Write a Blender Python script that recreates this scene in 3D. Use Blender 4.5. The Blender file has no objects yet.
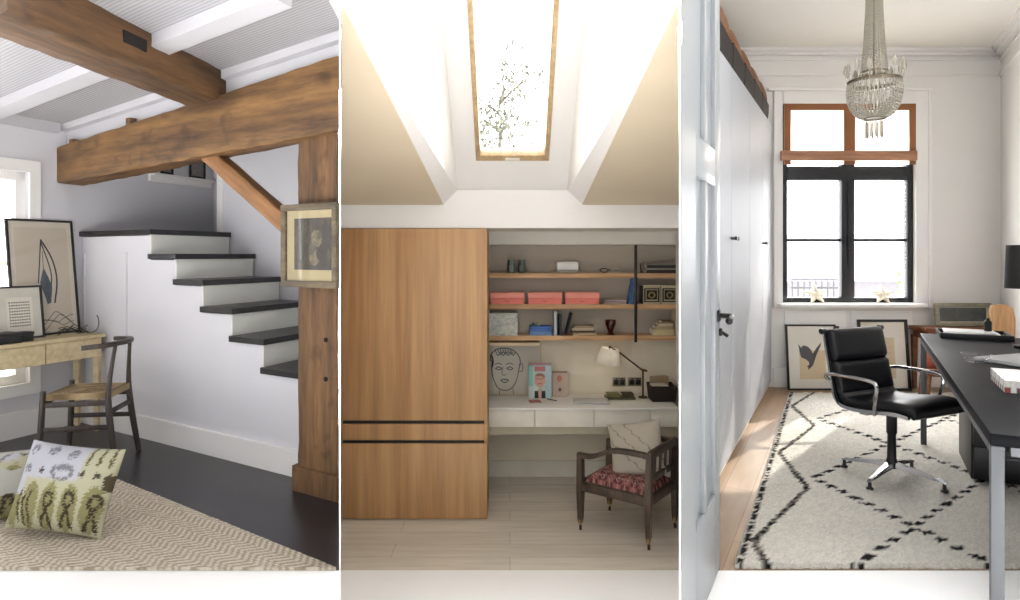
import bpy, bmesh, math, random
from mathutils import Vector, Matrix, Euler
R = random.Random(7)
PI = math.pi
COL = bpy.context.scene.collection
EYE, FOC, PU, PV = 1.233, 650.0, 510.0, 255.0      # eye height and lens of a 1020 x 600 picture

def P(u, v, y):
    return Vector(((u-PU)/FOC*y, y, EYE-(v-PV)/FOC*y))
def lin(h):
    h = h.lstrip('#')
    f = lambda c: c/12.92 if c <= .04045 else ((c+.055)/1.055)**2.4
    return tuple(f(int(h[i:i+2], 16)/255) for i in (0, 2, 4)) + (1,)

# ------------------------------------------------------------------ mesh builder
class MB:
    def __init__(s):
        s.bm = bmesh.new(); s.mi = 0
    def face(s, vs):
        try:
            f = s.bm.faces.new(vs); f.material_index = s.mi; return f
        except ValueError:
            return None
    def poly(s, pts):
        return s.face([s.bm.verts.new(Vector(p)) for p in pts])
    def hexa(s, b, t):
        """solid between bottom loop b and top loop t (any vertex count)"""
        n = len(b)
        B = [s.bm.verts.new(Vector(p)) for p in b]; T = [s.bm.verts.new(Vector(p)) for p in t]
        s.face(B[::-1]); s.face(T)
        for i in range(n):
            s.face([B[i], B[(i+1) % n], T[(i+1) % n], T[i]])
        return B+T
    def prism(s, poly, z0, z1):
        return s.hexa([(p[0], p[1], z0) for p in poly], [(p[0], p[1], z1) for p in poly])
    def box(s, c, d, rot=None, bev=0, seg=2):
        m = bmesh.new()
        bmesh.ops.create_cube(m, size=1)
        bmesh.ops.scale(m, vec=Vector(d), verts=m.verts)
        if bev > 0:
            bmesh.ops.bevel(m, geom=m.edges[:], offset=min(bev, min(d)*.45), segments=seg, profile=.5, affect='EDGES')
        M4 = Matrix.Translation(Vector(c))
        if rot is not None:
            M4 = M4 @ (rot.to_4x4() if isinstance(rot, Matrix) else Euler(rot).to_matrix().to_4x4())
        s.merge(m, M4)
    def merge(s, m, M4=None):
        mp = {}
        for v in m.verts:
            mp[v] = s.bm.verts.new(M4 @ v.co if M4 else v.co)
        for f in m.faces:
            s.face([mp[v] for v in f.verts])
        m.free()
    def bar(s, p, q, w, h, up=(0, 0, 1), bev=0):
        p, q = Vector(p), Vector(q); d = q-p; L = d.length; z = d/L
        x = Vector(up).cross(z)
        if x.length < 1e-4: x = Vector((1, 0, 0)).cross(z)
        x.normalize(); y = z.cross(x)
        rot = Matrix((x, y, z)).transposed()
        s.box((p+q)/2, (w, h, L), rot, bev)
    def tube(s, pts, r, n=8, closed=False, cap=True):
        pts = [Vector(p) for p in pts]; N = len(pts)
        rs = r if isinstance(r, (list, tuple)) else [r]*N
        tang = []
        for i in range(N):
            a = pts[(i-1) % N] if (closed or i > 0) else pts[0]
            b = pts[(i+1) % N] if (closed or i < N-1) else pts[-1]
            t = (b-a); tang.append(t.normalized() if t.length > 1e-9 else Vector((0, 0, 1)))
        t0 = tang[0]; ref = Vector((0, 0, 1)) if abs(t0.z) < .9 else Vector((1, 0, 0))
        x = ref.cross(t0).normalized(); rings = []
        for i in range(N):
            t = tang[i]; x = (x - t*x.dot(t))
            if x.length < 1e-6: x = ref.cross(t)
            x.normalize(); y = t.cross(x)
            rings.append([s.bm.verts.new(pts[i]+rs[i]*(math.cos(2*PI*k/n)*x+math.sin(2*PI*k/n)*y)) for k in range(n)])
        s.skin(rings, closed, cap)
    def skin(s, rings, closed=False, cap=True):
        n = len(rings[0]); N = len(rings)
        for i in range(N if closed else N-1):
            a, b = rings[i], rings[(i+1) % N]
            for k in range(n):
                s.face([a[k], a[(k+1) % n], b[(k+1) % n], b[k]])
        if cap and not closed:
            s.face(rings[0][::-1]); s.face(rings[-1])
    def loft(s, loops, cap=True):
        s.skin([[s.bm.verts.new(Vector(p)) for p in l] for l in loops], False, cap)
    def lathe(s, prof, c=(0, 0, 0), n=24, rot=None, cap=True):
        M4 = Matrix.Translation(Vector(c))
        if rot is not None: M4 = M4 @ Euler(rot).to_matrix().to_4x4()
        s.skin([[s.bm.verts.new(M4 @ Vector((max(r, 1e-4)*math.cos(2*PI*k/n), max(r, 1e-4)*math.sin(2*PI*k/n), z))) for k in range(n)] for r, z in prof], False, cap)
    def ball(s, c, r, sc=(1, 1, 1), u=12, v=8):
        m = bmesh.new(); bmesh.ops.create_uvsphere(m, u_segments=u, v_segments=v, radius=r)
        s.merge(m, Matrix.Translation(Vector(c)) @ Matrix.Diagonal((*sc, 1)))
    def stroke(s, pts, w, z=0, M4=None):
        """flat ink line on a picture: pts are 2D on the sheet"""
        for i in range(len(pts)-1):
            a, b = Vector(pts[i]), Vector(pts[i+1]); d = b-a
            if d.length < 1e-6: continue
            n = Vector((-d.y, d.x)).normalized()*w/2; e = d.normalized()*w*.25
            q = [a-n-e, b-n+e, b+n+e, a+n-e]
            q = [Vector((p.x, p.y, z)) for p in q]
            s.poly([M4 @ p if M4 else p for p in q])
    def build(s, name, mats, parent=None, loc=None, rot=None, sharp=35, attr=None):
        me = bpy.data.meshes.new(name)
        bmesh.ops.recalc_face_normals(s.bm, faces=s.bm.faces[:])
        ca = math.radians(sharp)
        for f in s.bm.faces: f.smooth = True
        for e in s.bm.edges:
            if len(e.link_faces) == 2 and e.calc_face_angle(0) > ca: e.smooth = False
        cols = None
        if attr:
            s.bm.verts.ensure_lookup_table(); cols = [attr(v.co) for v in s.bm.verts]
        s.bm.to_mesh(me); s.bm.free()
        if cols:
            a = me.color_attributes.new('Pattern', 'FLOAT_COLOR', 'POINT')
            for i, c in enumerate(cols): a.data[i].color = c
        for m in (mats if isinstance(mats, (list, tuple)) else [mats]): me.materials.append(m)
        o = bpy.data.objects.new(name, me); COL.objects.link(o)
        if parent: o.parent = parent
        if loc is not None: o.location = loc
        if rot is not None: o.rotation_euler = rot if len(rot) == 3 else rot
        return o

def tag(o, label, cat, group=None):
    o['label'] = label; o['category'] = cat
    if group: o['group'] = group
    return o
def thing(name, label, cat, loc=(0, 0, 0), rot=(0, 0, 0), group=None):
    o = bpy.data.objects.new(name, None); o.empty_display_size = .1; COL.objects.link(o)
    o.location = loc; o.rotation_euler = rot
    return tag(o, label, cat, group)
def struct(o):
    o['kind'] = 'structure'; return o
def dup(root, loc, rot=None, label=None, group=None):
    def cp(o, par):
        c = o.copy(); COL.objects.link(c)
        if par: c.parent = par
        for ch in list(o.children): cp(ch, c)
        return c
    r = cp(root, None); r.location = loc
    if rot is not None: r.rotation_euler = rot
    if label: r['label'] = label
    if group: r['group'] = group
    return r

# ------------------------------------------------------------------ materials
_mc = {}
class NT:
    def __init__(s, name):
        s.m = bpy.data.materials.new(name); s.m.use_nodes = True
        s.t = s.m.node_tree; s.b = s.t.nodes['Principled BSDF']
    def n(s, typ, **kw):
        x = s.t.nodes.new(typ)
        for k, v in kw.items(): setattr(x, k, v)
        return x
    def l(s, a, b): s.t.links.new(a, b)
    def coords(s, scale=(1, 1, 1), rot=(0, 0, 0)):
        tc = s.n('ShaderNodeTexCoord'); mp = s.n('ShaderNodeMapping')
        mp.inputs['Scale'].default_value = scale; mp.inputs['Rotation'].default_value = rot
        s.l(tc.outputs['Object'], mp.inputs['Vector']); return mp.outputs['Vector']
    def noise(s, vec, scale, detail=4, rough=.55):
        x = s.n('ShaderNodeTexNoise'); x.inputs['Scale'].default_value = scale
        x.inputs['Detail'].default_value = detail; x.inputs['Roughness'].default_value = rough
        s.l(vec, x.inputs['Vector']); return x.outputs['Fac']
    def ramp(s, fac, stops):
        x = s.n('ShaderNodeValToRGB'); e = x.color_ramp.elements
        while len(e) < len(stops): e.new(.5)
        for i, (p, c) in enumerate(stops):
            e[i].position = p; e[i].color = c if len(c) == 4 else (*c, 1)
        s.l(fac, x.inputs['Fac']); return x.outputs['Color']
    def mul(s, c1, c2, fac=1):
        x = s.n('ShaderNodeMixRGB', blend_type='MULTIPLY'); x.inputs['Fac'].default_value = fac
        for c, i in ((c1, 1), (c2, 2)):
            if isinstance(c, tuple): x.inputs[i].default_value = c
            else: s.l(c, x.inputs[i])
        return x.outputs['Color']
    def bump(s, h, strength=.3, dist=.01):
        x = s.n('ShaderNodeBump'); x.inputs['Strength'].default_value = strength; x.inputs['Distance'].default_value = dist
        s.l(h, x.inputs['Height']); s.l(x.outputs['Normal'], s.b.inputs['Normal'])
    def base(s, c):
        if isinstance(c, tuple): s.b.inputs['Base Color'].default_value = c
        else: s.l(c, s.b.inputs['Base Color'])

def mat(col, rough=.5, metal=0, var=.06, nscale=6, bump=0, bscale=60, **kw):
    key = (col, rough, metal, var, nscale, bump, bscale, tuple(sorted(kw.items())))
    if key in _mc: return _mc[key]
    t = NT('surface_'+col.strip('#')); c = lin(col)
    v = t.coords(); n = t.noise(v, nscale)
    lo = tuple(x*(1-var) for x in c[:3]); hi = tuple(min(1, x*(1+var)) for x in c[:3])
    t.base(t.ramp(n, [(.3, lo), (.7, hi)]))
    t.b.inputs['Roughness'].default_value = rough; t.b.inputs['Metallic'].default_value = metal
    if bump: t.bump(t.noise(v, bscale, 3), bump, .004)
    for k, val in kw.items(): t.b.inputs[k.replace('_', ' ')].default_value = val
    _mc[key] = t.m; return t.m

def wood(name, dark, light, axis=2, grain=14, stretch=12, rough=.5, bump=.15, bands=None, knots=0):
    """timber with its grain running along local axis"""
    if name in _mc: return _mc[name]
    t = NT(name); sc = [1, 1, 1]; sc[axis] = 1/stretch
    v = t.coords(tuple(sc))
    n1 = t.noise(v, grain, 6, .6); n2 = t.noise(v, grain*4, 4, .6)
    d, l = lin(dark), lin(light); mid = tuple((a+b)/2 for a, b in zip(d, l))
    c = t.ramp(n1, [(.28, d), (.5, mid), (.72, l)])
    c = t.mul(c, t.ramp(n2, [(.3, (.72, .72, .72, 1)), (.62, (1, 1, 1, 1))]), .7)
    if knots:
        v2 = t.coords(tuple(x*1.0 for x in (1, 1, 1)))
        n3 = t.noise(v2, knots, 2)
        c = t.mul(c, t.ramp(n3, [(.30, (.45, .4, .36, 1)), (.42, (1, 1, 1, 1))]), .8)
    t.base(c); t.b.inputs['Roughness'].default_value = rough
    if bump: t.bump(n2, bump, .004)
    _mc[name] = t.m; return t.m

def planks(name, dark, light, ang, width, length, rough=.5, gap='#201c18', grain=10):
    """floor boards: brick texture for the boards, stretched noise for the grain"""
    t = NT(name)
    v = t.coords((1, 1, 1), (0, 0, ang))
    br = t.n('ShaderNodeTexBrick'); br.offset = .37
    br.inputs['Scale'].default_value = 1; br.inputs['Brick Width'].default_value = length; br.inputs['Row Height'].default_value = width
    br.inputs['Mortar Size'].default_value = .0018; br.inputs['Mortar Smooth'].default_value = .2; br.inputs['Bias'].default_value = 0
    br.inputs['Color1'].default_value = lin(dark); br.inputs['Color2'].default_value = lin(light); br.inputs['Mortar'].default_value = lin(gap)
    t.l(v, br.inputs['Vector'])
    mp = t.n('ShaderNodeMapping'); mp.inputs['Scale'].default_value = (.09, 1, 1); t.l(v, mp.inputs['Vector'])
    n = t.noise(mp.outputs['Vector'], grain*3, 5)
    t.base(t.mul(br.outputs['Color'], t.ramp(n, [(.3, (.8, .78, .76, 1)), (.65, (1, 1, 1, 1))]), .8))
    t.b.inputs['Roughness'].default_value = rough
    t.bump(n, .06, .003)
    return t.m

def pattern_mat(name, rough=.9, bump=.4, bscale=120, var=.12, dist=.006):
    """cloth that takes its woven colour from the mesh's Pattern attribute"""
    t = NT(name); a = t.n('ShaderNodeVertexColor', layer_name='Pattern')
    v = t.coords(); n = t.noise(v, bscale, 3)
    t.base(t.mul(a.outputs['Color'], t.ramp(n, [(.3, (1-var*2,)*3+(1,)), (.7, (1, 1, 1, 1))])))
    t.b.inputs['Roughness'].default_value = rough; t.b.inputs['Specular IOR Level'].default_value = .15
    t.bump(n, bump, dist); return t.m

def glass_mat():
    if 'glass' in _mc: return _mc['glass']
    t = NT('clear_glass'); out = t.t.nodes['Material Output']
    tr = t.n('ShaderNodeBsdfTransparent'); tr.inputs[0].default_value = (.965, .965, .965, 1)
    gl = t.n('ShaderNodeBsdfGlossy'); gl.inputs['Roughness'].default_value = .03
    lw = t.n('ShaderNodeLayerWeight'); pw = t.n('ShaderNodeMath', operation='POWER'); pw.inputs[1].default_value = 4; t.l(lw.outputs['Facing'], pw.inputs[0])
    ad = t.n('ShaderNodeMath', operation='MULTIPLY_ADD'); ad.inputs[1].default_value = .7; ad.inputs[2].default_value = .03; t.l(pw.outputs[0], ad.inputs[0])
    mx = t.n('ShaderNodeMixShader'); t.l(ad.outputs[0], mx.inputs[0]); t.l(tr.outputs[0], mx.inputs[1]); t.l(gl.outputs[0], mx.inputs[2])
    t.l(mx.outputs[0], out.inputs['Surface']); _mc['glass'] = t.m; return t.m
def crystal_mat():
    t = NT('crystal_bead'); t.base(lin('#d8d2c4')); b = t.b
    b.inputs['Roughness'].default_value = .12; b.inputs['Transmission Weight'].default_value = .55; b.inputs['IOR'].default_value = 1.5
    return t.m
def sheer_mat(name, col, w=.6):
    t = NT(name); out = t.t.nodes['Material Output']
    n = t.noise(t.coords((1, 1, 8)), 30, 3)
    c = t.ramp(n, [(.3, tuple(x*.9 for x in lin(col)[:3])), (.7, lin(col))])
    d = t.n('ShaderNodeBsdfDiffuse'); tr = t.n('ShaderNodeBsdfTranslucent'); t.l(c, d.inputs[0]); t.l(c, tr.inputs[0])
    mx = t.n('ShaderNodeMixShader'); mx.inputs[0].default_value = w
    t.l(d.outputs[0], mx.inputs[1]); t.l(tr.outputs[0], mx.inputs[2]); t.l(mx.outputs[0], out.inputs['Surface'])
    return t.m

WHITE = mat('#ebe9e6', .6, var=.015, nscale=2)
WHITE2 = mat('#f1efec', .45, var=.01, nscale=3)
COOL = mat('#d3d2d7', .55, var=.03, nscale=1.6, bump=.05, bscale=14)
CREAM = mat('#e9e5da', .6, var=.015, nscale=2)
BLACK = mat('#0d0d0f', .4, var=.1)
STEEL = mat('#b9bbbe', .22, 1.0, var=.03)
PAPER = mat('#ece6d6', .8, var=.03)
GLASS = glass_mat()

# ------------------------------------------------------------------ shared shapes
def frame_picture(root, w, h, t, fw, frame_mat, mat_mat, win=None, art_mat=None, ink=None, inks=None, name_sheet='mount'):
    """a framed picture in local XZ, bottom edge at z=0, face towards -Y"""
    f = MB()
    for c, d in (((0, 0, fw/2), (w, t, fw)), ((0, 0, h-fw/2), (w, t, fw)), ((-w/2+fw/2, 0, h/2), (fw, t, h-2*fw)), ((w/2-fw/2, 0, h/2), (fw, t, h-2*fw))):
        f.box(c, d, bev=min(.004, fw*.2))
    f.build('frame', frame_mat, root)
    b = MB(); b.box((0, t*.2, h/2), (w-fw*1.6, t*.4, h-fw*1.6)); b.build(name_sheet, mat_mat, root)
    M4 = Matrix.Translation((0, 0, 0)) @ Matrix.Rotation(PI/2, 4, 'X')       # sheet xy -> local xz, facing -Y
    yq = -.0012
    if win:
        a = MB(); x0, z0, x1, z1 = win
        a.box(((x0+x1)/2, yq, (z0+z1)/2), (x1-x0, .003, z1-z0))
        if ink:
            a.mi = 1; ink(a, lambda z=0: Matrix.Translation((0, yq-.0018-z, 0)) @ Matrix.Rotation(PI/2, 4, 'X'))
        a.build('picture_sheet', [art_mat]+(inks or []), root)
    elif ink:
        a = MB(); ink(a, lambda z=0: Matrix.Translation((0, yq-.0002-z, 0)) @ Matrix.Rotation(PI/2, 4, 'X'))
        a.build('drawing', inks, root)
    g = MB(); g.box((0, -t*.22, h/2), (w-fw*1.7, .002, h-fw*1.7)); g.build('glazing', GLASS, root)

def cushion_mb(w, h, t, n=36, pinch=.06):
    """plump square cushion lying in local XZ plane (thickness along Y), bottom edge at z=0"""
    m = MB(); grid = {}
    for side in (-1, 1):
        for i in range(n+1):
            for j in range(n+1):
                a, b = 2*i/n-1, 2*j/n-1
                edge = (i in (0, n)) or (j in (0, n))
                if edge and side == 1: grid[(1, i, j)] = grid[(-1, i, j)]; continue
                k = ((1-abs(a)**2.6)*(1-abs(b)**2.6))**.55
                x = a*(w/2)*(1-pinch*(1-b*b)); z = h/2+b*(h/2)*(1-pinch*(1-a*a))
                grid[(side, i, j)] = m.bm.verts.new((x, side*t/2*k, z))
    for side in (-1, 1):
        for i in range(n):
            for j in range(n):
                m.face([grid[(side, i, j)], grid[(side, i+1, j)], grid[(side, i+1, j+1)], grid[(side, i, j+1)]])
    return m
def smooth_pts(pts, k=4):
    """Catmull-Rom through pts"""
    pts = [Vector(p) for p in pts]; out = []
    for i in range(len(pts)-1):
        p0 = pts[max(i-1, 0)]; p1 = pts[i]; p2 = pts[i+1]; p3 = pts[min(i+2, len(pts)-1)]
        for q in range(k):
            t = q/k
            out.append(.5*((2*p1)+(p2-p0)*t+(2*p0-5*p1+4*p2-p3)*t*t+(3*p1-p0-3*p2+p3)*t**3))
    out.append(pts[-1]); return out
# ================================================================== SHELL SHARED BY THE THREE ROOMS
def ray(u, y): return ((u-PU)/FOC*y, y)
def partition(name, u, y0, y1, h=.8):
    m = MB(); m.prism([ray(u-h, y0), ray(u+h, y0), ray(u+h, y1), ray(u-h, y1)], -1.03, 3.3)
    return struct(m.build(name, WHITE2))
partition('wall_between_left_and_middle', 340, 2.54, 6.8)
partition('wall_between_middle_and_right', 680, 1.90, 6.8, 1.0)
m = MB()                                                        # white forecourt in front of the rooms, sunken before the middle one
m.prism([(-7, -4), (7, -4), (7, 2.32), (-7, 2.32)], -.12, 0)
m.prism([(-7, 2.32), (-.618, 2.32), (-.6645, 2.54), (-7, 2.54)], -.12, 0)
m.prism([(.605, 2.32), (7, 2.32), (7, 2.54), (.664, 2.54)], -.12, 0)
m.prism([ray(340.5, 2.3), ray(679.5, 2.3), ray(679.5, 4.64), ray(340.5, 4.64)], -1.13, -1.017)
struct(m.build('floor_forecourt', mat('#f6f5f3', .7, var=.01)))
m = MB(); m.prism([ray(340.5, 2.3), ray(679.5, 2.3), ray(679.5, 2.32), ray(340.5, 2.32)], -1.1, -.12)
struct(m.build('trim_1', WHITE2))

# ================================================================== LEFT ROOM: oak frame, stair, desk by the window
A = Vector((-3.166, 4.808, 0)); Cw = Vector((-3.372, 4.297, 0)); D = Vector((-2.712, 5.935, 0))
eL = Vector((1.933, -1.165, 0)).normalized(); eR = Vector((.374, .927, 0)).normalized()
SU = Vector((1.933, -1.165)).length
nW = Vector((-eR.y, eR.x, 0))                                   # outwards through the window wall
OAK = wood('oak_beam', '#35241a', '#8d683c', axis=0, grain=9, stretch=9, bump=.5, rough=.7, knots=5)
OAKV = wood('oak_post', '#38271a', '#85613c', axis=2, grain=10, stretch=9, bump=.5, rough=.7, knots=6)
DARKWOOD = wood('ebonised_wood', '#241c18', '#463a32', axis=2, grain=20, stretch=8, bump=.1, rough=.45)

def wallbox(m, p, d, n, a0, a1, z0, z1, t):
    q = [p+d*a0, p+d*a1, p+d*a1+n*t, p+d*a0+n*t]
    m.hexa([(v.x, v.y, z0) for v in q], [(v.x, v.y, z1) for v in q])
WZ0, WZ1, WA0, WA1 = .36, 1.80, -1.75, .175
m = MB()
wallbox(m, Cw, eR, nW, -2.6, 1.9, 0, WZ0, .14); wallbox(m, Cw, eR, nW, -2.6, 1.9, WZ1, 2.95, .14)
wallbox(m, Cw, eR, nW, WA1, 1.9, WZ0, WZ1, .14); wallbox(m, Cw, eR, nW, -2.6, WA0, WZ0, WZ1, .14)
struct(m.build('wall_left', COOL))
m = MB(); nB = Vector((eL.y, -eL.x, 0)) * -1
wallbox(m, D, eL, Vector((-eL.y, eL.x, 0)), -.1, 1.46, 0, 2.95, .1)
struct(m.build('wall_stairwell', COOL))
SW = A+eR*.69                                                   # wall on the far side of the steps; the landing turns round its end
m = MB(); wallbox(m, SW, eL, eR, .75, 1.93, 0, 2.75, .07); struct(m.build('wall_beside_steps', COOL))
m = MB(); wallbox(m, SW-eR*.006, eL, eR, .73, .80, 1.41, 2.75, .082); struct(m.build('trim_2', WHITE2))
m = MB()
m.prism([(-3.36, 4.72), (-2.3, 6.3), (-1.2, 5.1), (-.85, 3.42)], 2.75, 2.83)
struct(m.build('ceiling_stairwell', WHITE))
# window on the left
m = MB()
for a0, a1, z0, z1 in ((WA0-.07, WA1+.07, WZ1, WZ1+.08), (WA0-.07, WA1+.07, WZ0-.08, WZ0), (WA1, WA1+.07, WZ0, WZ1), (WA0-.07, WA0, WZ0, WZ1)):
    wallbox(m, Cw, eR, -nW, a0, a1, z0, z1, .022)
win1 = struct(m.build('window_1', WHITE2))
m = MB()
for a0, a1, z0, z1 in ((WA0, WA1, WZ1-.06, WZ1), (WA0, WA1, WZ0, WZ0+.06), (WA1-.06, WA1, WZ0, WZ1), (WA0, WA0+.06, WZ0, WZ1), (-.82, -.76, WZ0, WZ1), (WA0, WA1, 1.16, 1.19)):
    wallbox(m, Cw+nW*.03, eR, nW, a0, a1, z0, z1, .05)
m.build('sash', WHITE2, win1)
m = MB(); wallbox(m, Cw+nW*.05, eR, nW, WA0+.02, WA1-.02, WZ0+.02, WZ1-.02, .006); m.build('pane', GLASS, win1)
# floor
m = MB(); m.prism([(-4.6, 2.54), (-.6645, 2.54), ray(339.6, 6.0), (-2.9, 6.3)], -.1, 0)
struct(m.build('floor_left', planks('dark_boards', '#1a181c', '#262429', math.radians(31), .16, 2.2, rough=.3)))
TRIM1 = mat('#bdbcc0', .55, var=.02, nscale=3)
# ceiling, sloping gently up from the window wall
def ceil_z(x, y):
    d = Vector((x, y, 0))-Cw; det = eL.x*eR.y-eL.y*eR.x
    l = (d.x*eR.y-d.y*eR.x)/det
    return 2.165+.15*l/SU
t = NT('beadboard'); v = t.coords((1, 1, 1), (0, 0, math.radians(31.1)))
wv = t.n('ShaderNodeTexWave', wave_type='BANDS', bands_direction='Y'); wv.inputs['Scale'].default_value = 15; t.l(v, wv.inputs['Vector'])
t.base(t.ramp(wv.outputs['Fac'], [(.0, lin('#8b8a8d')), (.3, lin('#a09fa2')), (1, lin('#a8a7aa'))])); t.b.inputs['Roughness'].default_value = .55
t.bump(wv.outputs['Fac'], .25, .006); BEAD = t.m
bl, br_ = Cw+eR*.44, None
pts = [(-3.234, 4.70), (-.85, 3.262), (-.6645, 2.54), (-4.08, 2.54)]
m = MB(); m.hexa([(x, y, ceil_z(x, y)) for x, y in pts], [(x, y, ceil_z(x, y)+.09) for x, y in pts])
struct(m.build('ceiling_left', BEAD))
# wall above the long beam, with a moulding where it meets the ceiling
bs = Vector((-3.234, 4.640, 0)); be = Vector((-.842, 3.199, 0))
m = MB(); o1 = eR*.07
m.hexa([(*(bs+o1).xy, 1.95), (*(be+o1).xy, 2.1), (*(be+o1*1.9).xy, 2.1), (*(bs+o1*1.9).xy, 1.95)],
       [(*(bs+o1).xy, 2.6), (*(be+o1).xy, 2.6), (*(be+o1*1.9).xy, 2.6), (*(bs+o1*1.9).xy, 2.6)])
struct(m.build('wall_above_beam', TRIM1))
m = MB()
za, zb = ceil_z(*bs.xy), ceil_z(*be.xy)
q0, q1 = bs+eR*.02, be+eR*.02
m.hexa([(*q0.xy, za-.045), (*q1.xy, zb-.045), (*(q1+eR*.05).xy, zb-.045), (*(q0+eR*.05).xy, za-.045)],
       [(*q0.xy, za), (*q1.xy, zb), (*(q1+eR*.05).xy, zb), (*(q0+eR*.05).xy, za)])
struct(m.build('trim_3', TRIM1))
m = MB()                                                        # coving along the window wall
c0, c1 = Cw-eR*2.0, Cw+eR*.37
m.hexa([(*c0.xy, 2.1), (*c1.xy, 2.1), (*(c1+eL*.05).xy, 2.1), (*(c0+eL*.05).xy, 2.1)], [(*c0.xy, 2.18), (*c1.xy, 2.18), (*(c1+eL*.05).xy, 2.18), (*(c0+eL*.05).xy, 2.18)])
struct(m.build('trim_4', TRIM1))
def joist(off, name):
    p = Vector((-3.355, 4.34, 0))-eR*off; q = p+eL*2.86
    m = MB(); m.hexa(*[[(*a.xy, ceil_z(*a.xy)-dz) for a in (p, q, q+eR*.12, p+eR*.12)] for dz in (.06, -.01)])
    struct(m.build(name, TRIM1))
joist(.20, 'trim_5')
# baseboards
m = MB(); wallbox(m, Cw, eR, -nW, -2.0, .535, 0, .16, .018); wallbox(m, Cw, eR, -nW, -2.0, .535, .16, .175, .026)
struct(m.build('baseboard_left', WHITE2))

# ---------------------------------------------------------------- staircase
st = thing('staircase', 'white boxed-in staircase with black treads rising left behind the oak post', 'staircase', A)
def Q(l, w, z): v = eL*l+eR*w; return (v.x, v.y, z)
def wmax(l): return min(.675, -((A.x+eL.x*l)+.2625*(A.y+eL.y*l)+.012)/(eR.x+.2625*eR.y))
rise, going, top = .1640, .1262*SU, 1.405
lx = [.406*SU+going*i for i in range(6)]
prof = [(0.0, 0), (1.11*SU, 0)]; zz = top-.04
steps = [(lx[i], top-rise*i) for i in range(6)]
poly = [(0, 0), (1.115*SU, 0), (1.115*SU, steps[5][1]-.04)]
for i in range(5, -1, -1):
    l0 = steps[i][0]-.034
    if i == 5: poly.append((min(l0, 1.115*SU), steps[5][1]-.04))
    else: poly.append((l0, steps[i+1][1]-.04)); poly.append((l0, steps[i][1]-.04))
poly.append((0, top-.04))
if poly[2][0]-poly[3][0] < 1e-4: poly.pop(3)
m = MB(); m.hexa([Q(l, .0, z) for l, z in poly], [Q(l, .05, z) for l, z in poly]); m.build('side_panel', COOL, st)
m = MB()
for z0, z1, t0 in ((0, .135, .016), (.135, .15, .022)):
    m.hexa([Q(0, 0, z0), Q(1.11*SU, 0, z0), Q(1.11*SU, -t0, z0), Q(0, -t0, z0)], [Q(0, 0, z1), Q(1.11*SU, 0, z1), Q(1.11*SU, -t0, z1), Q(0, -t0, z1)])
m.build('skirting', WHITE2, st)
TREAD = wood('black_tread', '#151416', '#262428', axis=0, grain=12, stretch=6, bump=.1, rough=.32)
RISER = mat('#e8e9e2', .55, var=.02)
for i, (l1, zt) in enumerate(steps):
    l0 = 0.0 if i == 0 else steps[i-1][0]-.03
    l1c = min(l1, 1.125*SU)
    m = MB(); b = [(l0, -.022), (l1c, -.022), (l1c, wmax(l1c)), (l0, wmax(l0)-.001)]
    if i == 0: b = [(0, -.022), (l1c, -.022), (l1c, .675), (.72, .675), (.72, 1.19), (.01, 1.19)]
    m.hexa([Q(l, w_, zt-.035) for l, w_ in b], [Q(l, w_, zt) for l, w_ in b]); m.build('tread', TREAD, st)
    if i < 5:
        m = MB(); r0, r1 = l1-.045, l1-.024
        m.hexa([Q(r0, .002, zt-rise), Q(r1, .002, zt-rise), Q(r1, wmax(r1), zt-rise), Q(r0, wmax(r0), zt-rise)],
               [Q(r0, .002, zt-.035), Q(r1, .002, zt-.035), Q(r1, wmax(r1), zt-.035), Q(r0, wmax(r0), zt-.035)])
        m.build('riser', RISER, st)
m = MB()                                                        # cupboard door let into the side panel
for l0, l1, z0, z1, t0 in ((.055, .60, .2, 1.24, .004), (.055, .60, 1.24, 1.252, .012), (.60, .612, .2, 1.252, .012), (.045, .057, .2, 1.252, .012)):
    m.hexa([Q(l0, 0, z0), Q(l1, 0, z0), Q(l1, -t0, z0), Q(l0, -t0, z0)], [Q(l0, 0, z1), Q(l1, 0, z1), Q(l1, -t0, z1), Q(l0, -t0, z1)])
m.build('cupboard_door', COOL, st)

# ---------------------------------------------------------------- timbers
def hewn(root_loc, ends, mat_, name, label, cat, jit=.005, n=28, parent=None):
    """ends: two loops of four world points; returns a slightly irregular squared timber"""
    m = MB(); base = Vector(root_loc); loops = []
    for i in range(n+1):
        t = i/n; lp = []
        for k in range(4):
            p = Vector(ends[0][k]).lerp(Vector(ends[1][k]), t); q = Vector(ends[0][(k+1) % 4]).lerp(Vector(ends[1][(k+1) % 4]), t)
            for f in (.04, .35, .65, .96):
                e = p.lerp(q, f); s = jit if 0 < i < n else jit*.3
                lp.append(e+Vector((R.uniform(-s, s), R.uniform(-s, s), R.uniform(-s, s)))-base)
        loops.append(lp)
    m.loft(loops)
    return m
zt0, zt1, zb0, zb1 = 2.004, 2.215, 1.747, 1.845
th = eR*.20
e0 = [(*bs.xy, zb0), (*bs.xy, zt0), (*(bs+th).xy, zt0), (*(bs+th).xy, zb0)]
bk = be+th; bk = Vector((-.2635*bk.y-.01, bk.y, 0))
e1 = [(*be.xy, zb1), (*be.xy, zt1), (*bk.xy, zt1), (*bk.xy, zb1)]
m = hewn(bs+Vector((0, 0, 1.75)), [[Vector(p) for p in e0], [Vector(p) for p in e1]], None, '', '', '')
def rotated(m, ang):            # bake so that local X runs along the timber (for the grain)
    bmesh.ops.rotate(m.bm, verts=m.bm.verts, cent=(0, 0, 0), matrix=Matrix.Rotation(-ang, 3, 'Z'))
ang = math.atan2(eL.y, eL.x)
rotated(m, ang)
lb = tag(m.build('timber_beam', OAK, None, bs+Vector((0, 0, 1.75)), (0, 0, ang), sharp=50), 'long hewn oak beam running from the window wall to the post', 'beam', 'oak ceiling beams')
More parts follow.
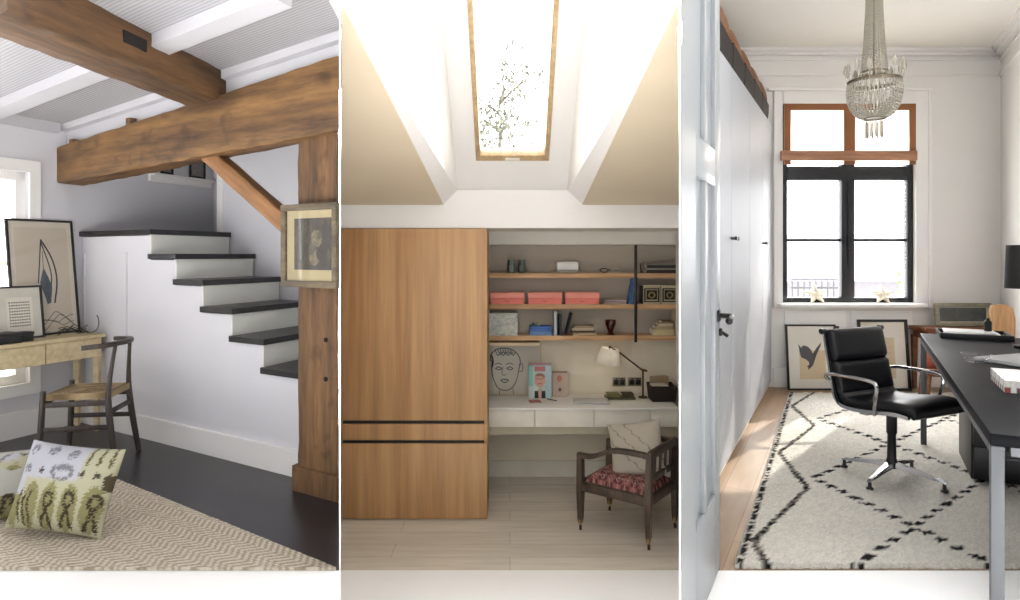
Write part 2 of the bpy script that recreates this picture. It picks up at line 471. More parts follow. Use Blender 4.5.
for k, (lx_, dz) in enumerate(((.18, .26), (.9, .33))):          # offcuts of old joists left on top of the beam
    m = MB(); m.box((lx_, .03, dz+.012), (.05, .05, .05), bev=.006); m.build('joist_stub', OAK, lb)
def zrow(y_at): return 0
f0, f1 = Vector((-1.925, 3.851, 0)), Vector((-2.085, 2.62, 0))
dd = (f0-f1).normalized(); f1 = f0-dd*1.31
sd = Vector((.270, -.195, 0))
f0b = f0+dd*.18; zc = 2.118
e0 = [f1, f1+sd, f1+sd+Vector((0, 0, .195)), f1+Vector((0, 0, .195))]; e1 = [f0b, f0b+sd, f0b+sd+Vector((0, 0, .195)), f0b+Vector((0, 0, .195))]
e0 = [p+Vector((0, 0, zc)) for p in e0]; e1 = [p+Vector((0, 0, zc)) for p in e1]
m = hewn(f1+Vector((0, 0, zc)), [e0, e1], None, '', '', '', n=20)
a2 = math.atan2(dd.y, dd.x); rotated(m, a2)
OAKD = wood('oak_beam_dark', '#2a1c10', '#6e4e2d', axis=0, grain=9, stretch=9, bump=.5, rough=.75, knots=5)
b2 = tag(m.build('timber_beam', OAKD, None, f1+Vector((0, 0, zc)), (0, 0, a2), sharp=50), 'darker oak cross beam with an empty mortise resting on the long beam', 'beam', 'oak ceiling beams')
m = MB(); m.box((.50, -.29, .105), (.15, .022, .055)); m.build('mortise', mat('#120c08', .9), b2, None, None)
# post
p0, p1 = Vector((-1.149, 3.410, 0)), None
def onray(p, d, u):             # point of line p + d*t seen at picture column u
    k = (u-PU)/FOC; t = (k*p.y-p.x)/(d.x-k*d.y); return p+d*t
pf = onray(p0+eR*.03, eL, 297); pr = onray(p0+eR*.03, eL, 338.2)
def quad_post(pl, prr, dep):
    bl_ = pl+eR*dep; brr = onray(bl_, eL, 338.2); return [pl, prr, brr, bl_]
qp = quad_post(pf, pr, .26)
m = hewn(pf, [[Vector((*p.xy, .10)) for p in qp], [Vector((*p.xy, 1.86)) for p in qp]], None, '', '', '', jit=.003, n=24)
post = thing('timber_post', 'square oak post on a thick plinth at the right of the stairs', 'post', pf)
m.build('shaft', OAKV, post, sharp=50)
pl0, pl1 = onray(p0, eL, 290.6), onray(p0, eL, 338.2)
qb = quad_post(pl0, pl1, .3)
m = hewn(pf, [[Vector((*p.xy, 0.0)) for p in qb], [Vector((*p.xy, .125)) for p in qb]], None, '', '', '', jit=.002, n=3)
m.build('plinth', OAKV, post, sharp=50)
for k, z in enumerate((.60, .80)):
    m = MB(); q = pf.lerp(pr, .72)-pf-eR*.002; m.lathe([(.012, 0), (.012, .006), (.004, .007)], (q.x, q.y, z), 10, (PI/2, 0, ang)); m.build('peg_hole', mat('#0e0a07', .9), post)
# brace
def beamplane(u, v):
    p = onray(bs+eR*.06, eL, u); return Vector((p.x, p.y, EYE-(v-PV)/FOC*p.y))
b0, b1 = beamplane(196, 146), beamplane(301, 240)
dv = (b1-b0).normalized(); up = Vector((0, 0, 1)); nrm = dv.cross(up).cross(dv).normalized()
hw, dp = .048, eR*.09
e0 = [b0-nrm*hw, b0+nrm*hw, b0+nrm*hw+dp, b0-nrm*hw+dp]; e1 = [b1-nrm*hw, b1+nrm*hw, b1+nrm*hw+dp, b1-nrm*hw+dp]
m = hewn(b0, [e0, e1], None, '', '', '', jit=.002, n=10)
OAKB = wood('oak_brace', '#6b4728', '#a4764a', axis=0, grain=9, stretch=8, bump=.3, rough=.65)
rq = Vector((1, 0, 0)).rotation_difference(dv)
bmesh.ops.rotate(m.bm, verts=m.bm.verts, cent=(0, 0, 0), matrix=rq.inverted().to_matrix())
tag(m.build('timber_brace', OAKB, None, b0, rq.to_euler(), sharp=50), 'slanting oak brace between the long beam and the post', 'brace')

# ---------------------------------------------------------------- painting on the post
GILT = wood('worn_gilt_wood', '#463c30', '#75674f', axis=0, grain=18, stretch=4, rough=.6, bump=.4)
yp = 3.30; px0, px1 = onray(p0-eR*.06, eL, 283), onray(p0-eR*.06, eL, 338.6)
pw = (px1-px0).length; pc = (px0+px1)/2
zbot = EYE-(287-PV)/FOC*3.30; ph = (286-203.5)/FOC*3.30
pt = thing('framed_painting', 'small dark still life in a cream mount and worn wooden frame on the post', 'painting', (pc.x, pc.y, zbot), (0, 0, ang))
def art1(m, T):
    pass
t = NT('dark_oil_paint'); v = t.coords(); n = t.noise(v, 16, 6, .65)
t.base(t.ramp(n, [(.25, lin('#1c170e')), (.5, lin('#332b1d')), (.68, lin('#54492f')), (.85, lin('#7a6d50'))])); t.b.inputs['Roughness'].default_value = .45
OIL = t.m
def still_life(m, T):
    rr = random.Random(3)
    for cx, cz, r, mi in ((.03, .245, .042, 1), (-.005, .19, .03, 2), (.06, .17, .035, 3), (.015, .15, .04, 1), (-.05, .20, .028, 3), (.05, .26, .02, 2)):
        m.mi = mi; m.poly([T(.0004*mi) @ Vector((cx+.02+r*math.cos(a)*rr.uniform(.85, 1), cz+r*1.1*math.sin(a)*rr.uniform(.85, 1), 0)) for a in [2*PI*k/18 for k in range(18)]])
frame_picture(pt, pw, ph, .035, .032, GILT, mat('#b5a67f', .8), (-pw/2+.088, .088, pw/2-.036, ph-.072), OIL, still_life,
              [mat('#6b6045', .5, var=.5, nscale=60), mat('#4a4536', .5, var=.5, nscale=60), mat('#2a2418', .5, var=.5, nscale=60)])

# ---------------------------------------------------------------- ledge high on the stairwell wall
m = MB(); g0, g1 = Cw+eR*1.10, Cw+eR*1.72
for t0, z0, z1 in ((.075, 1.885, 1.905), (.03, 1.84, 1.885)):
    q = [g0, g1, g1-nW*t0, g0-nW*t0]; m.hexa([(p.x-g0.x, p.y-g0.y, z0-1.885) for p in q], [(p.x-g0.x, p.y-g0.y, z1-1.885) for p in q])
tag(m.build('wall_ledge', WHITE2, None, (g0.x, g0.y, 1.885)), 'narrow white ledge on the stairwell wall under the long beam', 'ledge')
aR = math.atan2(eR.y, eR.x)
for a_, w_, h_, lab in ((1.24, .12, .10, 'small dark picture on the left of the stairwell ledge'), (1.55, .17, .17, 'larger dark picture on the right of the stairwell ledge')):
    g = Cw+eR*a_-nW*.045
    f = thing('small_picture', lab, 'picture', (g.x, g.y, 1.906), (0, 0, aR), 'pictures on the stairwell ledge')
    frame_picture(f, w_, h_, .018, .018, BLACK, mat('#8f8c86', .7, var=.25, nscale=30))

# ---------------------------------------------------------------- writing desk
DESK = wood('pale_ash', '#c6b28a', '#d8c7a0', axis=0, grain=8, stretch=14, rough=.5, bump=.02)
dk = thing('writing_desk', 'pale wooden writing desk under the window against the stair side', 'desk', A-eL*0+Vector((0, 0, 0)))
DZ = .68
def DQ(l, w, z): return Q(l, w, z)
m = MB(); b = [(.03, -.03), (.385, -.03), (.385, -1.9), (.03, -1.9)]
m.hexa([DQ(l, w_, DZ-.022) for l, w_ in b], [DQ(l, w_, DZ) for l, w_ in b]); m.build('top', DESK, dk)
m = MB(); b = [(.05, -.05), (.36, -.05), (.36, -1.88), (.05, -1.88)]
m.hexa([DQ(l, w_, DZ-.15) for l, w_ in b], [DQ(l, w_, DZ-.022) for l, w_ in b]); m.build('apron', DESK, dk)
for w0, w1 in ((-.06, -.43), (-.44, -1.1), (-1.11, -1.87)):
    m = MB(); b = [(.36, w0), (.372, w0), (.372, w1), (.36, w1)]
    m.hexa([DQ(l, w_, DZ-.155) for l, w_ in b], [DQ(l, w_, DZ-.028) for l, w_ in b]); m.build('drawer', DESK, dk)
for l, w_ in ((.34, -.07), (.07, -.07), (.34, -1.85), (.07, -1.85)):
    m = MB(); p = Vector(DQ(l, w_, 0)); m.loft([[(p.x+sx*r, p.y+sy*r, z) for sx, sy in ((-1, -1), (1, -1), (1, 1), (-1, 1))] for z, r in ((0, .013), (DZ-.15, .02))]); m.build('leg', DESK, dk)

# ---------------------------------------------------------------- prints on the desk
THINBLK = mat('#191817', .35)
def lean_at(a, off, z, tilt):
    p = Cw+eR*a-nW*off; return (p.x, p.y, z+.0025), (-tilt, 0, aR)
loc, rot = lean_at(.235, .115, DZ, math.radians(6.5))
bp = thing('framed_print', 'tall black framed print of a sailing boat leaning by the window', 'framed print', loc, rot)
INK = mat('#23272b', .7); INKG = mat('#4d5a62', .7, var=.25, nscale=40)
def boat(m, T):
    m.mi = 1; Mx = T()
    for pts, w_ in (([(-.005, .66), (-.04, .36)], .008), ([(-.005, .66), (.06, .53), (.085, .38), (.06, .22)], .011), ([(-.005, .64), (.035, .5), (.05, .4), (.035, .3)], .008), ([(.0, .58), (.0, .3)], .004)):
        m.stroke([p.xy for p in smooth_pts([(x, z, 0) for x, z in pts], 5)], w_, 0, Mx)
    m.mi = 2
    m.poly([T(.0003) @ Vector((x, z, 0)) for x, z in ((-.03, .36), (.0, .47), (.028, .40), (.05, .33), (.03, .27), (.0, .255))])
    m.poly([T(.0003) @ Vector((x, z, 0)) for x, z in ((.0, .255), (.03, .27), (.05, .33), (.035, .22), (.01, .21))])
    m.mi = 1
    for z in (.05, .07, .09, .11):
        m.stroke([p.xy for p in smooth_pts([(-.02+.2*q/8, z+.018*math.sin(q*1.3+z*90)+.03*math.sin(PI*q/8), 0) for q in range(9)], 3)], .004, 0, Mx)
frame_picture(bp, .445, .80, .022, .014, THINBLK, mat('#d6cdbc', .8, var=.03), (-.175, .04, .175, .745), mat('#cbbfac', .8, var=.04), boat, [INK, INKG])
loc, rot = lean_at(-.045, .20, DZ, math.radians(7))
sp = thing('framed_print', 'smaller black framed print with a grid of dots leaning on the desk', 'framed print', loc, rot)
def dots(m, T):
    m.mi = 1
    for i in range(9):
        for j in range(9):
            x, z = .0+i*.0145, .09+j*.019; r_ = .0055
            m.poly([T() @ Vector((x+r_*R.uniform(.7, 1.2)*math.cos(2*PI*k/7), z+r_*R.uniform(.7, 1.2)*math.sin(2*PI*k/7), 0)) for k in range(7)])
frame_picture(sp, .41, .35, .02, .013, THINBLK, mat('#dcd7c9', .8), (-.02, .055, .14, .275), PAPER, dots, [INK])
for (a_, off, w_, d_, h_, lab) in ((-.17, .275, .20, .14, .066, 'flat black box at the left end of the desk top'), (-.02, .275, .07, .09, .06, 'small black box beside the flat black box on the desk')):
    p = Cw+eR*a_-nW*off
    o = thing('storage_box', lab, 'box', (p.x, p.y, DZ), (0, 0, aR), 'black boxes on the desk')
    m = MB(); m.box((0, 0, h_*.35), (w_, d_, h_*.7), bev=.004); m.build('body', BLACK, o)
    m = MB(); m.box((0, 0, h_*.85), (w_+.006, d_+.006, h_*.3), bev=.004); m.build('lid', mat('#1c1a1b', .45), o)
tw = Cw+eR*.455-nW*.25
tg = thing('wire_sculpture', 'twisted dark wire sculpture with a curling tail on the desk', 'ornament', (tw.x, tw.y, DZ), (0, 0, aR))
m = MB(); rr = random.Random(5)
for q in range(6):
    ph_ = rr.uniform(0, 6); m.tube(smooth_pts([(-.24+.2*i/6, rr.uniform(-.015, .015), .006+.055*abs(math.sin(PI*i/6+.2*q))*rr.uniform(.5, 1.2)) for i in range(7)], 4), .0028, 5)
m.build('nest', mat('#2b241d', .6), tg)
m = MB(); m.tube(smooth_pts([(-.03, .02, .01), (-.03, 0, .006), (-.03, -.04, .010), (-.03, -.085, .03), (-.03, -.105, .07), (-.03, -.10, .11), (-.03, -.085, .13)], 5), [.003]*31, 6); m.build('tail', mat('#3a3630', .5), tg)

# ---------------------------------------------------------------- elbow chair with a woven seat
CW = DARKWOOD
ch = thing('dining_chair', 'dark wooden chair with woven cord seat pulled up to the pale desk', 'chair', (-2.52, 3.90, 0), (0, 0, math.radians(100))); ch.scale = (.85, .84, 1)
sh = .435
for sx in (-1, 1):
    m = MB(); m.tube([(sx*.215, .235, 0), (sx*.205, .215, .25), (sx*.20, .205, sh+.02)], [.014, .020, .017], 10); m.build('front_leg', CW, ch)
    m = MB(); m.tube(smooth_pts([(sx*.20, -.25, 0), (sx*.185, -.205, .26), (sx*.17, -.19, .45), (sx*.125, -.215, .70)], 4), [.013+.009*math.sin(PI*min(1, i/12+.15)) for i in range(13)], 10); m.build('back_leg', CW, ch)
    m = MB(); m.bar((sx*.20, .21, .375), (sx*.18, -.20, .375), .014, .03, bev=.004); m.build('side_rail', CW, ch)
    m = MB(); m.bar((sx*.208, .215, .235), (sx*.186, -.215, .235), .014, .028, bev=.004); m.build('side_stretcher', CW, ch)
m = MB(); m.bar((-.2, .205, .39), (.2, .205, .39), .018, .03, bev=.004); m.build('front_rail', CW, ch)
m = MB(); m.bar((-.18, -.20, .32), (.18, -.20, .32), .016, .03, bev=.004); m.build('back_rail', CW, ch)
m = MB(); arc = [(.27*math.sin(t_), -.02-.235*math.cos(t_)+.01, .70+.012*math.cos(t_)) for t_ in [math.radians(-78+156*i/20) for i in range(21)]]
m.loft([[(p[0]*(1+k*.035)+0, p[1]*(1+k*.09), p[2]+dz) for k, dz in ((-1, -.012), (1, -.012), (1.2, .0), (1, .014), (-1, .014), (-1.2, 0))] for p in arc]); m.build('top_rail', CW, ch)
def cord(co):
    s = .5+.5*math.sin((abs(co.x)+.0 if abs(co.x) > abs(co.y) else abs(co.y))*420)
    c0, c1 = lin('#6f5d45'), lin('#b09b78'); return tuple(c0[i]*(1-s)+c1[i]*s for i in range(3))+(1,)
m = MB(); n = 44; g = {}
for i in range(n+1):
    for j in range(n+1):
        a, b_ = 2*i/n-1, 2*j/n-1; hw_ = .195-.02*(1-b_)/2
        g[i, j] = m.bm.verts.new((a*hw_, b_*.2, sh-.012*(1-max(abs(a), abs(b_))**2)+.004*math.sin(max(abs(a), abs(b_))*60)))
for i in range(n):
    for j in range(n): m.face([g[i, j], g[i+1, j], g[i+1, j+1], g[i, j+1]])
ring = [g[i, 0] for i in range(n+1)]+[g[n, j] for j in range(1, n+1)]+[g[i, n] for i in range(n-1, -1, -1)]+[g[0, j] for j in range(n-1, 0, -1)]
low = [m.bm.verts.new(v_.co+Vector((0, 0, -.035))) for v_ in ring]
for i in range(len(ring)): m.face([ring[i], ring[(i+1) % len(ring)], low[(i+1) % len(ring)], low[i]])
m.face(low)
m.build('seat', pattern_mat('paper_cord', .85, .3, 90), ch, attr=cord)

# ---------------------------------------------------------------- rug and cushions
def chevron(co):
    u_ = co.x*.86-co.y*.52; w_ = co.x*.52+co.y*.86
    tri = abs(((w_/.11) % 1)-.5)*2
    s = ((u_+tri*.05)/.036) % 1
    c0, c1 = lin('#a4967f'), lin('#d6ccbc'); k = 1 if s < .55 else 0
    if R.random() < .10: k = .4
    return tuple(c0[i]*(1-k)+c1[i]*k for i in range(3))+(1,)
m = MB(); r0 = Vector((-2.46, 3.763)); ex = (Vector((-.68, 2.541))-r0); Lx = ex.length; ex.normalize(); ey = Vector((-.374, -.927))
nx, ny = 190, 130; g = {}
for i in range(nx+1):
    l = Lx*i/nx; p = r0+ex*l; tl = (p.y-2.538)/.927
    for j in range(ny+1):
        q = p+ey*(tl*j/ny)
        g[i, j] = m.bm.verts.new((q.x-r0.x, q.y-r0.y, .012+R.uniform(-.0015, .0015)))
for i in range(nx):
    for j in range(ny): m.face([g[i, j], g[i+1, j], g[i+1, j+1], g[i, j+1]])
edge = [g[i, 0] for i in range(nx+1)]
dn = [m.bm.verts.new((v_.co.x, v_.co.y, 0.0)) for v_ in edge]
for i in range(nx): m.face([edge[i], edge[i+1], dn[i+1], dn[i]])
edge = [g[i, ny] for i in range(nx+1)]; dn = [m.bm.verts.new((v_.co.x, v_.co.y, 0.0)) for v_ in edge]
for i in range(nx): m.face([edge[i], edge[i+1], dn[i+1], dn[i]])
rug = tag(m.build('jute_rug', pattern_mat('jute_weave', .95, .6, 220), None, (r0.x, r0.y, .001), attr=chevron), 'beige herringbone jute rug on the dark floorboards', 'rug')
W_, H_ = .44, .375
def ikat(co):
    a, b = co.x/W_+R.uniform(-.012, .012), co.z/H_+R.uniform(-.02, .02)
    cream, olive, white, brown, grey = '#a9a68d', '#837e58', '#adadb4', '#3e362b', '#77767c'
    c = cream
    if b < .62:
        for cx in (-.40, -.21, -.02, .18, .38):
            if ((a-cx)/.085)**2+((b-.3)/.26)**2 < 1: c = olive
    if b > .6 and a < .2: c = white
    if a < -.33 and b > .4: c = white
    for cx, cz in ((-.02, .0), (.18, .02), (.40, .0)):
        q = b-cz
        if .06 < q < .3 and abs(a-cx) < .06*(.3-q)/.24+.012 and not (q < .22 and abs(a-cx) < .03*(.22-q)/.16+.004): c = brown
        if (((a-cx)/.05)**2+((q-.38)/.10)**2 < 1) and not (((a-cx)/.025)**2+((q-.38)/.055)**2 < 1): c = brown
    for cx in (-.33, -.27, -.21):
        if .08 < b < .46 and abs(a-cx-.02*math.sin(b*14)) < .011: c = brown
    e = ((a-.03)/.115)**2+((b-.68)/.09)**2
    if e < 1: c = grey if e > .5 or b > .7 else white
    for cx in (-.18, .24, .36):
        if abs(a-cx) < .035-.02*abs(math.sin(a*90)) and abs(b-.68) < .03: c = '#4b443c'
    for cx, cz in ((-.36, .68), (-.38, .9), (-.16, .9), (.06, .88)):
        e = ((a-cx)/.05)**2+((b-cz)/.05)**2
        if e < 1 and (e > .35 or b > cz): c = grey
    for cx in (.24, .34, .44):
        if b > .78 and abs(a-cx-.03*(b-.9)) < .012: c = '#575033'
    if a > .42 and .45 < b < .75 and ((a-.46)/.05)**2+((b-.6)/.1)**2 < 1: c = '#4f4636'
    return lin(c)
cl = FOC*EYE/(535-PV)
c1 = tag(cushion_mb(W_, H_, .17, 90).build('cushion', pattern_mat('ikat_linen', .95, .2, 300, .06), None, ((52-PU)/FOC*cl*.98, cl*.98, .028), (math.radians(-20), math.radians(4.5), math.radians(-4)), attr=ikat), 'green and cream ikat cushion standing on the jute rug', 'cushion', 'cushions on the jute rug')
def ikat2(co):
    return ikat(Vector((co.x*.7+.03, 0, co.z*.8+.02))) if math.sin(co.x*23)+math.sin(co.z*31) > 1.1 else lin('#a9a79f')
c2 = tag(cushion_mb(.44, .33, .15, 50).build('cushion', pattern_mat('grey_linen', .95, .2, 300, .06), None, (-2.36, 2.95, .02), (math.radians(-34), 0, math.radians(24)), attr=ikat2), 'grey patterned cushion cut off by the left edge behind the green one', 'cushion', 'cushions on the jute rug')
# ================================================================== MIDDLE ROOM: skylit study with oak cupboard and shelves
ZF = -1.017                                                      # its floor is one metre lower
YW, YB = 5.519, 6.618
def xz(u, v, y): p = P(u, v, y); return p.x, p.z
BEIGE = mat('#e0d8c4', .65, var=.02, nscale=2)
TAUPE = mat('#b3a899', .65, var=.03, nscale=2)
m = MB(); m.prism([ray(340.6, 4.64), ray(679.3, 4.64), ray(679.3, 6.75), ray(340.6, 6.75)], ZF-.1, ZF)
struct(m.build('floor_middle', planks('pale_boards', '#d3cabb', '#e0d8ca', 0, .22, 2.4, rough=.5, gap='#8f8678')))
m = MB(); m.prism([ray(340.6, YB), ray(679.3, YB), ray(679.3, 6.72), ray(340.6, 6.72)], ZF, 1.5); struct(m.build('wall_back_middle', BEIGE))
m = MB(); m.prism([ray(487, 6.596), ray(679.3, 6.596), ray(679.3, YB), ray(487, YB)], ZF, ZF+.16); struct(m.build('baseboard_back', mat('#d9d4c8', .6)))
# ceiling over the niche, its bulkhead, and the fascia
m = MB(); m.prism([ray(340.6, 5.556), ray(679.3, 5.556), ray(679.3, 6.75), ray(340.6, 6.75)], 1.464, 1.53); struct(m.build('ceiling_niche', CREAM))
m = MB(); m.prism([ray(488, 6.38), ray(679.3, 6.38), ray(679.3, YB), ray(488, YB)], 1.335, 1.464); struct(m.build('trim_7', CREAM))
m = MB(); pr_ = [(-1.452, 1.463), (1.452, 1.463), (1.452, 1.661), (.65, 1.661), (.50, 1.79), (-.457, 1.79), (-.60, 1.661), (-1.452, 1.661)]
m.hexa([(x, 5.55, z) for x, z in pr_], [(x*1.0, 5.63, z) for x, z in pr_]); struct(m.build('wall_fascia', WHITE))
# sloping ceilings left and right of the light shaft
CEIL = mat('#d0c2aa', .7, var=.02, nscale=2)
def slab(pts, th, name, m_):
    m = MB(); n = (Vector(pts[1])-Vector(pts[0])).cross(Vector(pts[2])-Vector(pts[0])).normalized()
    if n.dot(th) < 0: n = -n
    m.hexa([Vector(p) for p in pts], [Vector(p)+n*th.length for p in pts]); return struct(m.build(name, m_))
UPV = Vector((0, 0, .05))
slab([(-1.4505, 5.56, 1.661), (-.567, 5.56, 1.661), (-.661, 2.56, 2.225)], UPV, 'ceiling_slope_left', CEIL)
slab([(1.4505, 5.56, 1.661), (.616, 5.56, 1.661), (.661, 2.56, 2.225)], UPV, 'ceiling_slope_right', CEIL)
slab([(-.567, 5.60, 1.655), (-.661, 2.56, 2.225), (-.447, 2.56, 4.18), (-.447, 5.60, 1.775)], Vector((-.05, 0, 0)), 'wall_shaft_left', WHITE)
slab([(.616, 5.60, 1.655), (.661, 2.56, 2.225), (.49, 2.56, 4.18), (.49, 5.60, 1.775)], Vector((.05, 0, 0)), 'wall_shaft_right', WHITE)
# roof slope with the skylight
g = Vector((0, -.7836, .6212)); nrm = Vector((0, .6212, .7836)); O = Vector((.02, 5.594, 1.775))
ROT = Matrix((Vector((1, 0, 0)), g, nrm)).transposed()
def roofbox(m, x0, x1, g0, g1, n0, n1, bev=0):
    c = O+Vector(((x0+x1)/2, 0, 0))+g*((g0+g1)/2)+nrm*((n0+n1)/2); m.box(c, (x1-x0, g1-g0, n1-n0), ROT, bev)
hx0, hx1, hg0, hg1 = -.297, .298, .375, 2.35
m = MB()
roofbox(m, -.50, hx0, -.05, 2.5, 0, .06); roofbox(m, hx1, .50, -.05, 2.5, 0, .06)
roofbox(m, hx0, hx1, -.05, hg0, 0, .06); roofbox(m, hx0, hx1, hg1, 2.5, 0, .06)
struct(m.build('ceiling_roof_slope', WHITE))
SKYW = wood('skylight_pine', '#a98e68', '#c4aa82', axis=1, grain=12, stretch=8, rough=.45, bump=.05)
m = MB(); f = .038
roofbox(m, hx0, hx0+f, hg0, hg1, -.012, .08, .004); roofbox(m, hx1-f, hx1, hg0, hg1, -.012, .08, .004)
roofbox(m, hx0+f, hx1-f, hg0, hg0+.06, -.012, .08, .004); roofbox(m, hx0+f, hx1-f, hg1-f, hg1, -.012, .08, .004)
w2 = struct(m.build('window_2', SKYW))
m = MB(); roofbox(m, hx0+f, hx1-f, hg0+.06, hg1-f, .05, .056); m.build('pane', GLASS, w2)
m = MB(); roofbox(m, -.06, .06, hg0+.02, hg0+.04, -.035, -.012, .006); m.build('handle', mat('#d8d2c6', .3), w2)

# ---------------------------------------------------------------- tall oak cupboard
VEN = wood('oak_veneer', '#a1754a', '#c59e70', axis=2, grain=5.5, stretch=22, rough=.45, bump=.06)
x0, x1 = ray(341.5, YW)[0], ray(487, YW)[0]; zt = 1.459
cb = thing('oak_cupboard', 'full-height oak veneer cupboard with two dark finger grooves', 'cupboard', ((x0+x1)/2, YW+.3, ZF))
wd = x1-x0; cx = lambda x: x-(x0+x1)/2
def zl(v): return EYE-(v-PV)/FOC*YW-ZF
m = MB(); m.box((0, .04, (zt-ZF)/2), (wd-.01, .5, zt-ZF-.02)); m.build('carcass', VEN, cb)
m = MB(); m.box((0, -.215, .02), (wd-.02, .06, .04)); m.build('plinth', mat('#7a5a3c', .6), cb)
for k, (va, vb, nm) in enumerate(((228.5, 420.5, 'door'), (424.3, 440.2, 'drawer'), (443.8, 519, 'drawer'))):
    m = MB(); z1_, z0_ = zl(va), zl(vb); nb = 7 if k != 9 else 1
    e = [-wd/2+wd*i/1 for i in range(2)]
    m.box((0, -.275, (z0_+z1_)/2), (wd-.002, .05, z1_-z0_), bev=.002); o = m.build(nm, VEN, cb)
m = MB()
for va, vb in ((420.5, 424.3), (440.2, 443.8)): m.box((-.006, -.262, (zl(va)+zl(vb))/2), (wd-.02, .03, zl(va)-zl(vb)))
m.build('finger_groove', mat('#15110e', .5), cb)
m = MB(); m.box((wd/2-.012, -.05, (zt-ZF)/2), (.024, .48, zt-ZF-.03)); m.build('side_panel', VEN, cb)
# ---------------------------------------------------------------- shelving in the niche
SHW = wood('oak_shelf', '#b78a5c', '#ddb689', axis=0, grain=9, stretch=12, rough=.5, bump=.05)
YS = 6.37
sx0, sx1 = ray(487.5, YS)[0], ray(679, YS)[0]
sh_ = thing('wall_shelving', 'three long oak shelves on a taupe back panel with a black upright', 'shelving', ((sx0+sx1)/2, YB, 0))
cxs = (sx0+sx1)/2; sw = sx1-sx0
tops = [EYE-(v-PV)/FOC*YS for v in (273.2, 304.2, 335.6)]
for z in tops:
    m = MB(); m.box((0, -(YB-YS)/2-.01, z-.024), (sw, YB-YS-.024, .048), bev=.003); m.build('shelf', SHW, sh_)
m = MB(); zb_ = tops[2]-.03; m.box((0, -.01, (zb_+1.332)/2), (sw+.06, .018, 1.332-zb_)); m.build('back_panel', TAUPE, sh_)
ux = ray(635.6, YS)[0]-cxs
m = MB(); m.box((ux, -(YB-YS)-.006, (tops[2]-.065+1.333)/2), (.028, .012, 1.333-tops[2]+.065), bev=.002); m.build('upright', BLACK, sh_)
m = MB(); m.box((ray(514, YS)[0]-cxs, -.16, tops[2]-.085), (.5, .20, .03), bev=.003); m.build('light_rail', mat('#d5c2a0', .5), sh_)
YI = 6.45                                                       # the row things stand on
def on(u0, u1, shelf, y=YI):
    return ((ray(u0, y)[0]+ray(u1, y)[0])/2, y, tops[shelf]+.0005), ray(u1, y)[0]-ray(u0, y)[0]
def hh(v0, v1, y=YI): return (v1-v0)/FOC*y
# shelf 1
SMOKE = mat('#9fb0a4', .08, Transmission_Weight=.75, IOR=1.45)
for a, b, l in ((507, 515, 'green tinted glass at the left of the top shelf'), (517.5, 526, 'green tinted glass right beside the first one on the top shelf')):
    loc, w_ = on(a, b, 0); o = thing('glass_tumbler', l, 'glass', loc, group='glasses on the top shelf'); r = w_/2
    m = MB(); h_ = hh(260, 273); m.lathe([(r*.75, 0), (r*.95, .004), (r, h_*.4), (r*.8, h_*.85), (r*.85, h_), (r*.78, h_), (r*.73, h_*.85), (r*.92, h_*.4), (r*.85, .012), (0, .01)], n=20, cap=False); m.build('body', SMOKE, o)
    m = MB(); m.lathe([(r*.5, .012), (r*.6, .02), (r*.6, h_*.55), (0, h_*.55)], n=16); m.build('candle', mat('#efe9dd', .5), o)
loc, w_ = on(551, 580, 0); m = MB(); m.lathe([(w_*.34, 0), (w_*.36, .006), (w_/2, .016), (w_/2, .02), (w_*.3, .012), (0, .012)], n=28)
tag(m.build('tray', mat('#b9b4a8', .4), None, loc), 'shallow grey dish under the white bowl on the top shelf', 'dish')
loc, w_ = on(556, 578, 0); h_ = hh(262, 271)
m = MB(); m.box((0, 0, h_/2), (w_, .12, h_), bev=.018, seg=3)
tag(m.build('white_box', WHITE2, None, (loc[0], loc[1], loc[2]+.0215)), 'rounded white box resting on the grey dish, top shelf', 'box')
loc, w_ = on(598, 621, 0); o = thing('sunglasses', 'dark rimmed spectacles lying on the top shelf left of the upright', 'spectacles', loc)
for s in (-1, 1):
    m = MB(); m.tube([(s*w_*.24+w_*.17*math.cos(t_), -.02, .026+.02*math.sin(t_)) for t_ in [2*PI*i/18 for i in range(18)]], .005, 6, closed=True); m.build('rim', BLACK if s < 0 else mat('#bdb8ad', .4), o)
    m = MB(); m.tube([(s*w_*.42, -.02, .03), (s*w_*.44, .05, .03), (s*w_*.40, .09, .012)], .003, 6); m.build('temple', BLACK, o)
m = MB(); m.tube([(-w_*.08, -.02, .032), (0, -.02, .036), (w_*.08, -.02, .032)], .003, 6); m.build('bridge', BLACK, o)
def book(loc, size, cover, label, group, rot=(0, 0, 0), flat=True, name='book'):
    """flat: lying, spine towards -Y; otherwise standing, spine towards -Y"""
    w_, d_, h_ = size; o = thing(name, label, 'book', loc, rot, group); m = MB()
    t_ = min(.004, (h_ if flat else w_)*.16)
    if flat:
        m.box((0, 0, t_/2), (w_, d_, t_)); m.box((0, 0, h_-t_/2), (w_, d_, t_)); m.box((0, -d_/2+t_/2, h_/2), (w_, t_, h_))
        p = MB(); p.box((0, .002, h_/2), (w_-.008, d_-.012, h_-2*t_))
    else:
        m.box((-w_/2+t_/2, 0, h_/2), (t_, d_, h_)); m.box((w_/2-t_/2, 0, h_/2), (t_, d_, h_)); m.box((0, -d_/2+t_/2, h_/2), (w_, t_, h_))
        p = MB(); p.box((0, .002, h_/2), (w_-2*t_, d_-.012, h_-.008))
    m.build('cover', mat(cover, .55), o); p.build('pages', PAPER, o); return o
zb = tops[0]+.0005
